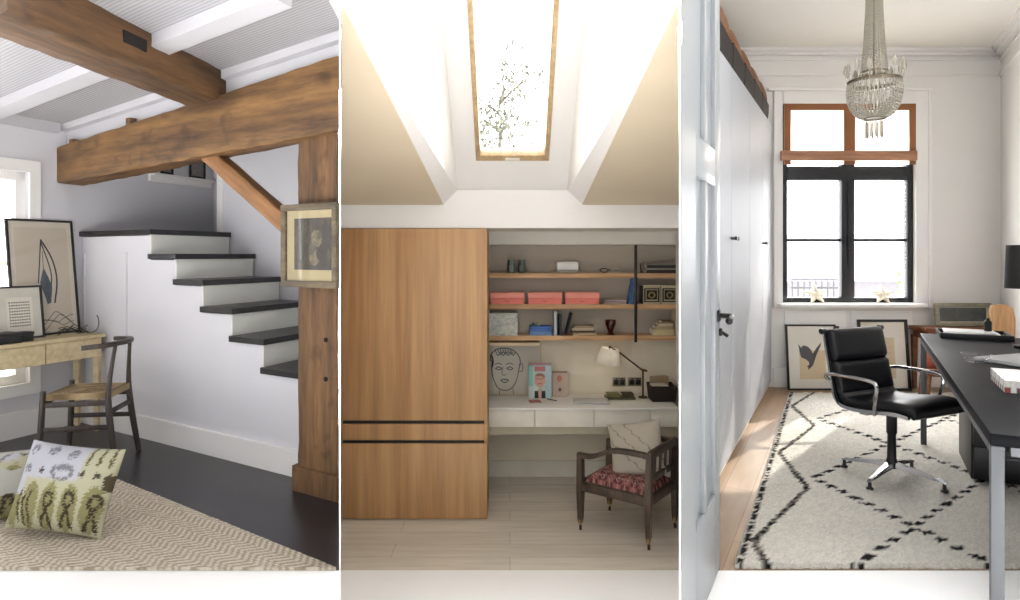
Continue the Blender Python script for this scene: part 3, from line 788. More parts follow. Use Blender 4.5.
for i, (h_, c, l) in enumerate(((.032, '#1e1a19', 'black book at the bottom of the dark pile on the top shelf'), (.016, '#a89e8c', 'thin pale book between two black ones on the top shelf'), (.03, '#191817', 'black book over the thin pale one on the top shelf'), (.02, '#8a8274', 'greyish book on top of the dark pile on the top shelf'))):
    loc, w_ = on(645, 676, 0); book((loc[0]+R.uniform(-.01, .01), 6.46, zb), (w_, .17, h_), c, l, 'pile of dark books on the top shelf'); zb += h_+.0005
loc, w_ = on(637.5, 643, 0); m = MB(); m.tube([(0, -.06, .004), (0, -.02, .05), (.01, .05, .09)], .006, 6); m.ball((0, -.06, .012), .012); 
tag(m.build('desk_ornament', mat('#2b2622', .4), None, loc), 'little dark ornament just right of the upright, top shelf', 'ornament')
# shelf 2
CORAL = mat('#e0796a', .55, var=.04); CORAL2 = mat('#ee9a88', .55, var=.04)
for a, b, l in ((490.5, 524.3, 'coral box nearest the oak cupboard'), (527.7, 561.6, 'middle one of the three coral boxes'), (564.5, 598.6, 'coral box nearest the black upright')):
    loc, w_ = on(a, b, 1); h_ = hh(292.5, 304); o = thing('coral_box', l, 'box', loc, group='coral boxes on the middle shelf')
    m = MB(); m.box((0, 0, h_*.27), (w_-.008, .16, h_*.54), bev=.003); m.build('body', CORAL, o)
    m = MB(); m.box((0, 0, h_*.77), (w_, .168, h_*.46), bev=.003); m.build('lid', CORAL2, o)
    m = MB(); m.tube([(-.02, -.081, h_*.3), (-.012, -.088, h_*.22), (.012, -.088, h_*.22), (.02, -.081, h_*.3)], .003, 6); m.build('pull', mat('#b5503f', .5), o)
zb = tops[1]+.0005
for i, (h_, c, l) in enumerate(((.018, '#a3907f', 'brownish booklet at the bottom of the thin pile beside the coral boxes'), (.014, '#8d7a86', 'mauve booklet in the middle of the thin pile beside the coral boxes'), (.012, '#b9ab9a', 'beige booklet on top of the thin pile beside the coral boxes'))):
    loc, w_ = on(602.5, 624.5, 1); book((loc[0], 6.44, zb), (w_-.01*i, .16, h_), c, l, 'thin pile of booklets on the middle shelf'); zb += h_+.0005
loc, w_ = on(627, 636, 1, 6.44)
m = MB(); h_ = .30
loops = []
for i in range(13):
    t_ = i/12; a_ = .042*(1-.35*t_); loops.append([(math.cos(2*PI*k/14)*a_*(1+.14*math.sin(k*2.9+i))-.004+.03*t_, math.sin(2*PI*k/14)*.05*(1-.5*t_)*(1+.12*math.cos(k*2.3)), h_*t_) for k in range(14)])
m.loft(loops); tag(m.build('blue_pouch', mat('#2d4e78', .6, var=.5, nscale=22), None, (loc[0]-.008, 6.40, loc[2])), 'crumpled blue cloth pouch against the black upright', 'pouch')
def fileface(co):
    x, z = co.x/.085, (co.z-.09)/.075
    d, p = lin('#2a2622'), lin('#b5ab8e')
    if abs(x) > .93 or abs(z) > .93: return p
    if abs(z) < .75 and abs(x) < .72 and (abs(x) > .62 or abs(z) > .64): return p
    if (x/.42)**2+(z/.42)**2 < 1 and not (x/.26)**2+(z/.26)**2 < 1: return lin('#8a7d4e')
    return d
for a, b, l in ((641.5, 658.5, 'black and cream ornamented file box right of the upright'), (659.5, 676, 'black and cream ornamented file box at the right end of the middle shelf')):
    loc, w_ = on(a, b, 1, 6.44); o = thing('file_box', l, 'box', (loc[0], 6.46, loc[2]), group='ornamented file boxes'); h_ = .178
    m = MB(); n = 30
    gg = {(i, j): m.bm.verts.new((-w_/2+w_*i/n, -.101, h_*j/n)) for i in range(n+1) for j in range(n+1)}
    for i in range(n):
        for j in range(n): m.face([gg[i, j], gg[i+1, j], gg[i+1, j+1], gg[i, j+1]])
    fb = m.build('front_label', pattern_mat('printed_board', .6, .0), o, attr=lambda c_: fileface(Vector((c_.x*.17/w_, 0, c_.z))))
    m = MB(); m.box((0, -.005, h_/2), (w_-.001, .19, h_-.001), bev=.002); m.build('body', mat('#2a2622', .5), o)
    m = MB(); m.tube([(-w_/2, -.1, h_+.004), (w_/2, -.1, h_+.004)], .004, 6); m.build('edge_binding', mat('#cfc6ae', .5), o)
# shelf 3
loc, w_ = on(489.5, 517.5, 2); h_ = hh(313.5, 335.5)
def speckle(co):
    s = math.sin(co.x*160+3*math.sin(co.z*90))*math.sin(co.z*150+2.5*math.sin(co.x*70))
    return lin('#6f8fa0') if s > .42 else lin('#e6e2d4') if s > -.6 else lin('#a9b7a5')
o = thing('patterned_box', 'tall pale box with a blue speckled pattern on the bottom shelf', 'box', loc); m = MB(); n = 40
gg = {(i, j): m.bm.verts.new((-w_/2+w_*i/n, -.086, h_*j/n)) for i in range(n+1) for j in range(n+1)}
for i in range(n):
    for j in range(n): m.face([gg[i, j], gg[i+1, j], gg[i+1, j+1], gg[i, j+1]])
m.build('front_panel', pattern_mat('speckled_paper', .7, 0), o, attr=speckle)
m = MB(); m.box((0, -.005, h_/2), (w_-.001, .16, h_-.001), bev=.002); m.build('body', mat('#d9d5c6', .7), o)
zb = tops[2]+.0005; loc, w_ = on(529, 552, 2)
for h_, c, l, k in ((.042, '#5f86b3', 'pale blue box at the bottom of the blue pair', 1), (.048, '#2f62a8', 'deep blue box on top of the pale blue one', .93)):
    o = thing('blue_box', l, 'box', (loc[0], loc[1], zb), group='blue boxes on the bottom shelf'); m = MB(); m.box((0, 0, h_*.35), (w_*k-.006, .15, h_*.7), bev=.003); m.build('body', mat(c, .5), o)
    m = MB(); m.box((0, 0, h_*.84), (w_*k, .156, h_*.32), bev=.003); m.build('lid', mat(c, .4), o); zb += h_+.0005
m = MB(); m.ball((0, 0, .016), .016, (1, 1, 1)); tag(m.build('pale_pebble', mat('#a9c0b4', .4), None, (loc[0]-.02, loc[1]-.03, zb)), 'small round pale green knick-knack on the blue boxes', 'ornament')
m = MB(); m.lathe([(.014, 0), (.018, .01), (.008, .03), (.0, .032)], n=12); tag(m.build('green_dish', mat('#3f6a55', .4), None, (loc[0]-.075, loc[1]-.03, zb)), 'small dark green pot at the left on the blue boxes', 'ornament')
loc, w_ = on(552.5, 556, 2); book((loc[0]+.006, loc[1], loc[2]), (.03, .17, .235), '#c9d3d8', 'tall pale grey book standing upright on the bottom shelf', 'standing books on the bottom shelf', flat=False)
loc, w_ = on(557, 560, 2); book((loc[0]+.012, loc[1], loc[2]), (.024, .16, .20), '#3d4552', 'dark blue grey book standing beside the tall pale one', 'standing books on the bottom shelf', flat=False)
loc, w_ = on(563, 566, 2); book((loc[0]+.012, loc[1], loc[2]+.003), (.018, .16, .225), '#17191d', 'black book leaning to the right on the bottom shelf', 'standing books on the bottom shelf', rot=(0, math.radians(13), 0), flat=False)
zb = tops[2]+.0005
for i, (h_, c, l) in enumerate(((.028, '#c2a983', 'tan book at the bottom of the low pile in the middle of the bottom shelf'), (.018, '#5b4636', 'thin brown book second in the low pile on the bottom shelf'), (.026, '#cdbc9b', 'beige book third in the low pile on the bottom shelf'), (.02, '#a89474', 'drab book on top of the low pile on the bottom shelf'))):
    loc, w_ = on(571.5, 595, 2); book((loc[0]+R.uniform(-.012, .012), 6.45, zb), (w_-.012*i, .15, h_), c, l, 'low pile of books on the bottom shelf'); zb += h_+.0005
loc, w_ = on(605, 616, 2); o = thing('red_goblet', 'dark red fluted glass goblet on the bottom shelf', 'goblet', loc)
m = MB(); r = w_/2; m.lathe([(r*.7, 0), (r*.7, .008), (r*.45, .02), (r*.55, .05), (r*.95, .10), (r, .145), (r*.9, .145), (r*.8, .10), (r*.4, .055), (0, .05)], n=10, cap=False); m.build('bowl', mat('#4d1616', .15, Coat_Weight=.4), o)
zb = tops[2]+.0005
for i, (a, b, h_, c, l) in enumerate(((651, 672, .062, '#c9b98f', 'thick cream book at the bottom of the pyramid pile on the right'), (654, 671, .03, '#b9a882', 'second book of the pyramid pile on the right'), (657, 671, .026, '#d6cbb0', 'third pale book of the pyramid pile on the right'), (660, 671, .022, '#8f7d5c', 'smallest book on top of the pyramid pile on the right'))):
    loc, w_ = on(a, b, 2); book((loc[0], 6.45, zb), (w_, .16, h_), c, l, 'pyramid pile of books on the bottom shelf'); zb += h_+.0005
loc, w_ = on(672.5, 674.5, 2); book((loc[0]+.008, loc[1]-.02, loc[2]), (.026, .17, .26), '#b7a983', 'tan book standing behind the pyramid pile', 'standing books on the bottom shelf', flat=False)
loc, w_ = on(675.5, 678, 2); book((loc[0]+.010, loc[1]-.02, loc[2]), (.022, .17, .22), '#9fb0ad', 'greenish grey book standing at the right end of the bottom shelf', 'standing books on the bottom shelf', flat=False)

# ---------------------------------------------------------------- wall-hung desk
YD = 5.99
dx0, dx1 = ray(487.5, YD)[0], ray(679, YD)[0]; dzt = EYE-(408-PV)/FOC*YD
ds = thing('wall_desk', 'long white wall-hung desk with a row of shallow drawers', 'desk', ((dx0+dx1)/2, YD, dzt)); dc = (dx0+dx1)/2; dw = dx1-dx0
DWH = mat('#f3f1ea', .4, var=.01)
m = MB(); m.box((0, .312, -.010), (dw, .624, .02), bev=.003); m.build('top', DWH, ds)
m = MB(); m.box((0, .34, -.105), (dw-.01, .56, .165)); m.build('carcass', mat('#d9d3c2', .5), ds)
us = [487.8, 535, 594.3, 651, 679]
zd0 = EYE-(428-PV)/FOC*YD-dzt
for a, b in zip(us[:-1], us[1:]):
    xa, xb = ray(a, YD)[0]-dc, ray(b, YD)[0]-dc
    m = MB(); m.box(((xa+xb)/2, .045, (-.026+zd0)/2), (xb-xa-.006, .02, -zd0-.026), bev=.002); m.build('drawer', mat('#efebde', .45), ds)
m = MB(); m.box((0, .14, zd0-.045), (dw-.01, .03, .09)); m.build('lower_rail', mat('#cfc8b2', .5), ds)
DT = dzt+.0005
# things on the desk
def onb(u, v): y = FOC*(EYE-DT)/(v-PV); return Vector(((u-PU)/FOC*y, y, DT))
yb = 6.54
xa, xb = ray(487.6, yb)[0], ray(541, yb)[0]; zbm = EYE-(343.5-PV)/FOC*yb
dr = thing('framed_drawing', 'large beige ink drawing of a face leaning beside the cupboard', 'drawing', ((xa+xb)/2, 6.53, DT), (math.radians(-6), 0, 0))
def facedraw(m, T):
    k = .098; ox, oz = (ray(506, yb)[0]-(xa+xb)/2), .245
    def S(pts, w_, kk=5): m.stroke([(ox+p.x*k*1.55, oz+p.y*k*1.9) for p in smooth_pts([(a, b, 0) for a, b in pts], kk)], w_, 0, T())
    S([(-.9, .55), (-.95, .1), (-.85, -.4), (-.55, -.9), (-.1, -1.05), (.35, -.95), (.7, -.5), (.85, .05)], .009)
    S([(-1.0, .5), (-1.0, .85), (-.7, 1.1), (-.3, 1.2), (.3, 1.15), (.75, .9), (.95, .5), (.85, .05)], .011)
    for i in range(7): S([(-.75+i*.17, 1.15), (-.55+i*.17, .82+.06*(i % 2)), (-.35+i*.16, 1.0)], .010)
    S([(-.95, .8), (-.85, .5), (-.92, .2)], .014)
    for cx_ in (-.5, .25): S([(cx_-.2, .12), (cx_, .2), (cx_+.2, .1), (cx_, .05), (cx_-.2, .12)], .010); S([(cx_-.25, .33), (cx_, .40), (cx_+.22, .32)], .008)
    S([(-.2, .2), (-.28, -.15), (-.15, -.25), (.0, -.2)], .007); S([(-.35, -.52), (-.18, -.46), (-.1, -.5), (.0, -.46), (.15, -.53), (-.1, -.64), (-.35, -.52)], .011)
    S([(.85, .3), (1.1, .35), (1.08, .0), (.88, -.05)], .008); S([(.45, -.95), (.5, -1.25)], .007); S([(-.4, -.98), (-.45, -1.25)], .006)
frame_picture(dr, xb-xa, zbm-DT, .018, .012, mat('#c3b08e', .5), mat('#cdc4ae', .8, var=.03), None, None, facedraw, [mat('#2c2a27', .8)])
m = MB(); m.box((-(xb-xa)/2-.004, .0, .2), (.012, .022, .4), bev=.002); m.build('dark_edge', BLACK, dr)
def card(u0, u1, v0, y, label, name, cat, colors, fn, tilt=7, grp=None):
    xa, xb = ray(u0, y)[0], ray(u1, y)[0]; h_ = EYE-(v0-PV)/FOC*y-DT; w_ = xb-xa
    o = MB(); n = 36; gg = {(i, j): o.bm.verts.new((-w_/2+w_*i/n, -.006, h_*j/n)) for i in range(n+1) for j in range(n+1)}
    for i in range(n):
        for j in range(n): o.face([gg[i, j], gg[i+1, j], gg[i+1, j+1], gg[i, j+1]])
    r = thing(name, label, cat, ((xa+xb)/2, y, DT), (math.radians(-tilt), 0, 0), grp)
    o.build('cover', pattern_mat('printed_'+name, .4, 0), r, attr=lambda c_: lin(fn(c_.x/w_*2, c_.z/h_)))
    b = MB(); b.box((0, 0, h_/2), (w_, .011, h_)); b.build('pages', PAPER, r)
def mag(a, b):
    if b > .93: return '#b08a94'
    if (a/.5)**2+((b-.52)/.2)**2 < 1:
        if b > .62-.05*a: return '#8a5f52' if b < .72 else '#a4675e'
        if abs(a) < .1 and .5 < b < .56: return '#c98b78'
        if abs(b-.56) < .02 and .12 < abs(a) < .32: return '#6d4a42'
        if abs(b-.42) < .02 and abs(a) < .18: return '#b85a55'
        return '#e0b29e'
    if abs(b-.83) < .07 and abs(a) < .45: return '#c97d83'
    if b < .22 and .12 < abs(a) < .5-.0*b: return '#22252a'
    if b < .28 and abs(a) <= .14: return '#dfb6a2'
    return '#8fc6bd' if a < -.6 and b > .35 else '#bcd7dc' if a > .4 else '#cfe0dc'
card(528.5, 551.5, 363.5, 6.40, 'colourful magazine with a face on its cover leaning on the drawing', 'magazine', 'magazine', None, mag)
def cardf(a, b):
    if b > .93: return '#8a6a5c'
    if ((a+.05)/.35)**2+((b-.72)/.12)**2 < 1: return '#c47f6c'
    if (a/.22)**2+((b-.27)/.07)**2 < 1: return '#6d5a58'
    return '#d2bfb0'
card(552.3, 567.5, 371.5, 6.47, 'small pinkish card leaning right of the colourful magazine', 'picture_card', 'card', None, cardf, 6)
p = onb(541, 401.5); o = thing('open_leaflet', 'red and white leaflet with a pen lying open on the white desk', 'leaflet', p, (0, 0, math.radians(8)))
m = MB(); m.loft([[(x, -.06, z), (x, .06, z), (x, .06, z+.002), (x, -.06, z+.002)] for x, z in ((-.115, .0), (-.06, .006), (0, .001))]); m.build('left_page', mat('#b86a66', .5, var=.4, nscale=30), o)
m = MB(); m.loft([[(x, -.06, z), (x, .06, z), (x, .06, z+.002), (x, -.06, z+.002)] for x, z in ((0, .001), (.06, .007), (.12, .002))]); m.build('right_page', PAPER, o)
m = MB(); m.tube([(.07, .05, .013), (.15, -.02, .007)], .005, 8); m.build('pen', BLACK, o)
p = onb(591, 402); o = thing('laptop', 'closed pale grey laptop lying on the white desk', 'laptop', p, (0, 0, math.radians(-3)))
m = MB(); m.box((0, 0, .006), (.34, .22, .010), bev=.004); m.build('base', mat('#a9acb0', .35, .6), o); m = MB(); m.box((0, 0, .0145), (.34, .22, .006), bev=.003); m.build('lid', mat('#c2c4c6', .35, .5), o)
# sockets
for a, b, l in ((612.5, 625.5, 'left double socket on the wall above the desk'), (628, 641.5, 'right double socket on the wall above the desk')):
    x0_, z1_ = xz(a, 377.5, 6.61); x1_, z0_ = xz(b, 386, 6.61); o = thing('wall_socket', l, 'socket', ((x0_+x1_)/2, YB, (z0_+z1_)/2), group='double sockets above the desk')
    m = MB(); m.box((0, -.005, 0), (x1_-x0_, .009, z1_-z0_), bev=.003); m.build('plate', mat('#8c8270', .35, .6), o)
    for s in (-1, 1):
        m = MB(); m.box((s*.033, -.012, -.005), (.046, .008, .05), bev=.003); m.build('outlet', mat('#1b1815', .4), o)
        m = MB(); m.box((s*.028, -.013, .032), (.018, .010, .014), bev=.002); m.build('switch', mat('#1b1815', .4), o)
# notebooks, basket and lamp
for i, (a, b, h_, c, l) in enumerate(((605, 634, .022, '#5d5a3c', 'long olive notebook under the sockets'), (606, 619, .03, '#7d7a50', 'short olive green notebook on the left of the long one'), (621, 633, .03, '#4a4030', 'short brown notebook on the right of the long one'))):
    y = 6.40; xa, xb = ray(a, y)[0], ray(b, y)[0]
    book(((xa+xb)/2, y, DT if i == 0 else DT+.0225), (xb-xa, .15 if i == 0 else .11, h_), c, l, 'olive notebooks on the desk')
y = 6.33; xa, xb = ray(649, y)[0], ray(674.5, y)[0]; h_ = .145
bk_ = thing('dark_basket', 'dark brown storage basket at the right end of the white desk', 'basket', ((xa+xb)/2, y, DT)); w_ = xb-xa
WICK = mat('#2a1d18', .7, var=.3, nscale=60, bump=.6, bscale=140)
m = MB(); 
def rr_(w, d, z): return [(sx*w/2, sy*d/2, z) for sx, sy in ((-1, -1), (1, -1), (1, 1), (-1, 1))]
m.loft([rr_(w_*.9, .2, 0), rr_(w_*.95, .22, h_*.5), rr_(w_, .235, h_), rr_(w_-.02, .215, h_), rr_(w_*.9, .2, h_*.4)]); m.build('body', WICK, bk_)
m = MB(); m.tube([(*p[:2], h_) for p in rr_(w_-.006, .228, 0)], .008, 8, closed=True); m.build('rim', mat('#231712', .6), bk_)
m = MB(); m.box((-.03, -.01, h_-.02), (w_*.6, .16, .06), bev=.004); tag(m.build('paper_pad', mat('#c9c3b8', .7), None, ((xa+xb)/2, y, DT)), 'pale paper pad sticking out of the dark basket', 'paper')
m = MB(); m.loft([[(x, -.02+.002*i, z) for x, z in ((-.10, .03), (.085, .03), (.08, .155), (.05, .165), (-.10, .155))] for i in range(0, 12, 11)]); tag(m.build('cardboard_folder', mat('#8d7a5d', .7), None, ((xa+xb)/2+.0, y+.08, DT+.06)), 'brown cardboard folder standing in the back of the dark basket', 'folder')
lx_, ly_ = ray(643, 6.42)[0], 6.42
lp = thing('desk_lamp', 'desk lamp with a tilted white shade on a bronze arm', 'lamp', (lx_, ly_, DT)); BRZ = mat('#4d3d2b', .4, .7)
def LP(u, v, y=6.42): q = P(u, v, y); return (q.x-lx_, q.y-ly_, q.z-DT)
m = MB(); m.lathe([(.0, 0), (.045, 0), (.045, .012), (.012, .018), (.009, .03), (.009, LP(0, 369.5)[2])], n=18); m.build('stem', BRZ, lp)
e0 = LP(641.5, 369.5); e1 = LP(619.5, 352.5)
m = MB(); m.tube([LP(647, 371), e0], .012, 10); m.build('pivot', mat('#7a5a30', .35, .8), lp); m = MB(); m.tube([e0, e1, LP(611, 347.5)], .0075, 8); m.build('arm', BRZ, lp)
sc = Vector(LP(608.8, 356)); tl = math.radians(9)
m = MB(); m.lathe([(.128, -.075), (.088, .075), (.084, .075), (.124, -.075)], sc, 32, (0, tl, 0), cap=False); m.build('shade', sheer_mat('white_shade', '#f2efe8', .45), lp)
m = MB(); m.ball(sc+Vector((.01, 0, .088)), .014); m.tube([sc+Vector((.01, 0, .08)), sc+Vector((.0, 0, .0))], .005, 6); m.build('finial', BRZ, lp)
b_ = NT('warm_bulb'); b_.b.inputs['Emission Color'].default_value = lin('#fff0dc'); b_.b.inputs['Emission Strength'].default_value = 13
m = MB(); m.ball(sc, .03); m.build('bulb', b_.m, lp)

# ---------------------------------------------------------------- armchair on brass castors
H2 = EYE-ZF
def fl(u, v): y = FOC*H2/(v-PV); return Vector(((u-PU)/FOC*y, y, ZF))
fN = fl(580.5, 530); bv = Vector((.8, -.6, 0)); wv_ = Vector((-.6, -.8, 0)); Wd = .50; fL = fN-wv_*Wd; fR = fN
ac = thing('armchair', 'dark wooden armchair with red diamond seat and brass castors', 'armchair', (fL+fR)/2, (0, 0, math.atan2(wv_.y, wv_.x)))
AW = wood('dark_walnut', '#2c221d', '#574639', axis=2, grain=16, stretch=8, rough=.45, bump=.1)
BRASS = mat('#a98d5c', .35, .9)
hw = Wd/2; dpt = .60
for sx in (-1, 1):
    x = sx*(hw-.0)
    for y_, hT in ((0, .62), (dpt, .74)):
        nm = 'front_leg' if y_ == 0 else 'back_leg'
        rk = 0 if y_ == 0 else .012
        m = MB(); sec = [(.06, .014), (.10, .019), (.33, .026), (.43, .026), (hT-.05 if y_ == 0 else .6, .024), (hT, .02)]
        m.loft([[(x+a*r, y_+b*r+(rk*(z-.4)/.4 if z > .4 else rk*.3*max(0, (.2-z))/.2), z) for a, b in ((-1, -1), (1, -1), (1, 1), (-1, 1))] for z, r in sec]); L_ = m.build(nm, AW, ac)
        yo = y_+rk*.3*.7
        m = MB(); m.lathe([(.016, .062), (.0185, .066), (.0185, .092), (.016, .096)], (x, yo, 0), 14); m.tube([(x, yo, .05), (x, yo, .03)], .008, 8)
        o = m.build('castor_socket', BRASS, ac); m = MB(); m.lathe([(.0, -.010), (.020, -.010), (.022, -.004), (.022, .004), (.020, .010), (0, .010)], (x, yo, .0225), 16, (PI/2, 0, .5)); m.build('castor', mat('#3b3128', .4, .5), ac)
    # scrolling arm
    pts = smooth_pts([(x, -.02, .615), (x, .10, .62), (x, .19, .655), (x, .27, .695), (x, .40, .715), (x, dpt+.01, .715)], 4)
    m = MB(); m.loft([[(p.x-.028, p.y, p.z-.018), (p.x+.028, p.y, p.z-.018), (p.x+.028, p.y, p.z+.014), (p.x+.018, p.y, p.z+.02), (p.x-.018, p.y, p.z+.02), (p.x-.028, p.y, p.z+.014)] for p in pts]); m.build('arm', AW, ac)
    m = MB(); m.bar((x, 0, .365), (x, dpt, .365), .04, .075, bev=.005); m.build('side_rail', AW, ac)
m = MB(); m.bar((-hw, 0, .365), (hw, 0, .365), .04, .075, bev=.005); m.build('front_rail', AW, ac)
m = MB(); m.bar((-hw, dpt, .365), (hw, dpt, .365), .04, .07, bev=.005); m.build('back_rail', AW, ac)
m = MB(); m.bar((-hw, dpt+.008, .72), (hw, dpt+.008, .72), .03, .07, bev=.008); m.bar((-hw, dpt+.004, .53), (hw, dpt+.004, .53), .025, .05, bev=.006); m.build('top_rail', AW, ac)
for i in range(4):
    m = MB(); x = -hw+Wd*(i+1)/5; m.bar((x, dpt+.004, .54), (x, dpt+.008, .70), .03, .014, up=(0, 1, 0), bev=.003); m.build('back_slat', AW, ac)
def kilim(co):
    a, b = (co.x/.07) % 1, (co.y/.07) % 1; d = abs(a-.5)+abs(b-.5); row = int(math.floor(co.x/.07))+int(math.floor(co.y/.07))
    if d < .16: return lin('#cdb3a2')
    if d < .34: return lin('#7a4444') if row % 2 else lin('#46262b')
    if d < .5: return lin('#b78a80')
    return lin('#5a3436') if row % 2 == 0 else lin('#95605b')
m = MB(); n = 60; gg = {}
for i in range(n+1):
    for j in range(n+1):
        a, b = 2*i/n-1, 2*j/n-1; k = ((1-abs(a)**5)*(1-abs(b)**5))**.5
        gg[i, j] = m.bm.verts.new((a*(hw-.027), dpt/2+b*(dpt/2-.027), .395+.085*k))
for i in range(n):
    for j in range(n): m.face([gg[i, j], gg[i+1, j], gg[i+1, j+1], gg[i, j+1]])
ring = [gg[i, 0] for i in range(n+1)]+[gg[n, j] for j in range(1, n+1)]+[gg[i, n] for i in range(n-1, -1, -1)]+[gg[0, j] for j in range(n-1, 0, -1)]
low = [m.bm.verts.new(v_.co+Vector((0, 0, -.05))) for v_ in ring]
for i in range(len(ring)): m.face([ring[i], ring[(i+1) % len(ring)], low[(i+1) % len(ring)], low[i]])
m.face(low); m.build('seat_cushion', pattern_mat('kilim_cloth', .9, .25, 200), ac, attr=kilim)
loc = (fL+fR)/2+bv*.42+wv_*.03; 
def linen(co):
    a, b = co.x/.45, co.z/.42-.5
    for k_ in (-.27, .0, .27):
        if abs(a+b*.9-k_-.02*math.sin(b*40)) < .011: return lin('#7a756c')
    return lin('#b9b2a4')
tag(cushion_mb(.45, .44, .17, 60).build('cushion', pattern_mat('linen_stripe', .95, .25, 260, .06), None, (loc.x, loc.y, ZF+.462), (math.radians(-22), math.radians(-12), math.radians(-22)), attr=linen), 'pale grey linen cushion with dark lines on the armchair seat', 'cushion')

# ---------------------------------------------------------------- treetop seen through the skylight
tr = thing('treetop', 'pale leafy treetop showing through the lower half of the skylight', 'tree', (-.15, 9.2, -1.2))
m = MB(); rr = random.Random(11); tips = []
m.tube([(0, 0, 0), (.03, 0, 2.2), (-.02, 0, 3.6), (.03, 0, 4.4)], [.10, .07, .04, .012], 8)
for i in range(26):
    z = rr.uniform(3.1, 4.9); a = rr.uniform(0, 2*PI); L = rr.uniform(.35, .75)*(1.25-.22*(z-3.2)/1.0)
    p0 = Vector((0, 0, z-.3)); p1 = p0+Vector((math.cos(a)*L*.6, math.sin(a)*L*.6, .3)); p2 = p1+Vector((math.cos(a)*L*.5, math.sin(a)*L*.5, rr.uniform(0, .35)))
    m.tube([p0, p1, p2], [.018, .010, .004], 5); tips += [p1, p2, p1.lerp(p2, .5), p0.lerp(p1, .6)]
m.build('branches', mat('#6a655c', .9), tr)
m = MB()
for i in range(2400):
    c = rr.choice(tips)+Vector((rr.gauss(0, .14), rr.gauss(0, .14), rr.gauss(0, .13))); s = rr.uniform(.026, .05)
    q = Euler((rr.uniform(0, 6), rr.uniform(0, 6), rr.uniform(0, 6))).to_matrix()
    m.poly([c+q @ Vector(v_)*s for v_ in ((-1, 0, 0), (0, -.5, .1), (1.2, 0, 0), (0, .5, .1))])
m.build('foliage', mat('#777b6f', .9, var=.3), tr)
# ================================================================== RIGHT ROOM: home office with a tall black window
Y3 = 6.07
def xa3(u): return (u-PU)/FOC*Y3
def za3(v): return EYE-(v-PV)/FOC*Y3
WX0, WX1, WZ0_, WZ1_ = xa3(782), xa3(914), za3(302.5), za3(104)
CE3 = 3.15
wr = Vector((.526, 1, 0)); cr = Vector((4.585, 6.07, 0))
def wrx(y): return cr.x-.526*(cr.y-y)
m = MB(); m.prism([ray(681, 2.54), (wrx(2.54)+.05, 2.54), (wrx(6.3)+.05, 6.3), ray(681, 6.3)], -.1, 0)
struct(m.build('floor_right', planks('oak_boards', '#94785c', '#a98d6e', math.radians(-62.9), .14, 1.8, rough=.4, gap='#6d543c')))
m = MB()
for a, b, c, d in ((1.6, WX0, 0, CE3+.05), (WX1, 4.75, 0, CE3+.05), (WX0, WX1, 0, WZ0_), (WX0, WX1, WZ1_, CE3+.05)): m.box(((a+b)/2, Y3+.1, (c+d)/2), (b-a, .2, d-c))
struct(m.build('wall_back_right', WHITE))
m = MB(); m.prism([(wrx(1.3), 1.3), (wrx(6.25), 6.25), (wrx(6.25)+.1, 6.25), (wrx(1.3)+.1, 1.3)], 0, CE3+.05); struct(m.build('wall_right', WHITE))
m = MB(); m.prism([ray(681.5, 3.3), (wrx(3.3)+.1, 3.3), (wrx(6.3)+.1, 6.3), ray(681.5, 6.3)], CE3, CE3+.1); struct(m.build('ceiling_right', mat('#efece4', .7, var=.01)))
m = MB()                                                        # cornice
for dz0, dz1, dp in ((0, .03, .09), (.03, .06, .05), (.09, .105, .02), (.23, .25, .02)):
    m.box(((1.6+4.6)/2, Y3-dp/2, CE3-(dz0+dz1)/2), (3.0, dp, dz1-dz0), bev=.008)
    q0, q1 = Vector((wrx(3.3), 3.3, 0)), Vector((wrx(6.06), 6.06, 0)); nn = Vector((-1, .526, 0)).normalized()*dp
    m.prism([q0.xy, q1.xy, (q1+nn).xy, (q0+nn).xy], CE3-dz1, CE3-dz0)
struct(m.build('trim_8', WHITE2))
m = MB(); m.box(((2.46+4.56)/2, Y3-.01, .09), (4.56-2.46, .02, .18), bev=.004); struct(m.build('baseboard_window', WHITE2))
m = MB()                                                        # casing, sill and panel under the window
m.box((WX1+.075, Y3-.015, (WZ0_+WZ1_)/2+.05), (.15, .03, WZ1_-WZ0_+.2), bev=.006); m.box((WX1+.13, Y3-.03, (WZ0_+WZ1_)/2+.05), (.035, .03, WZ1_-WZ0_+.2), bev=.006)
m.box((WX0-.045, Y3-.015, (WZ0_+WZ1_)/2+.05), (.085, .03, WZ1_-WZ0_+.2), bev=.006)
m.box(((WX0+WX1)/2, Y3-.015, WZ1_+.06), (WX1-WX0, .03, .12), bev=.006); m.box(((WX0+WX1)/2, Y3-.03, WZ1_+.13), (WX1-WX0+.3, .05, .03), bev=.008)
struct(m.build('trim_9', WHITE2))
m = MB(); m.box(((WX0+WX1)/2, Y3-.05, WZ0_-.022), (WX1-WX0+.12, .14, .035), bev=.008); struct(m.build('trim_10', WHITE2))
m = MB()
for a, b in ((WX0+.02, (WX0+WX1)/2-.02), ((WX0+WX1)/2+.02, WX1-.02)): m.box(((a+b)/2, Y3-.006, .46), (b-a, .012, .50), bev=.004)
struct(m.build('trim_11', WHITE2))
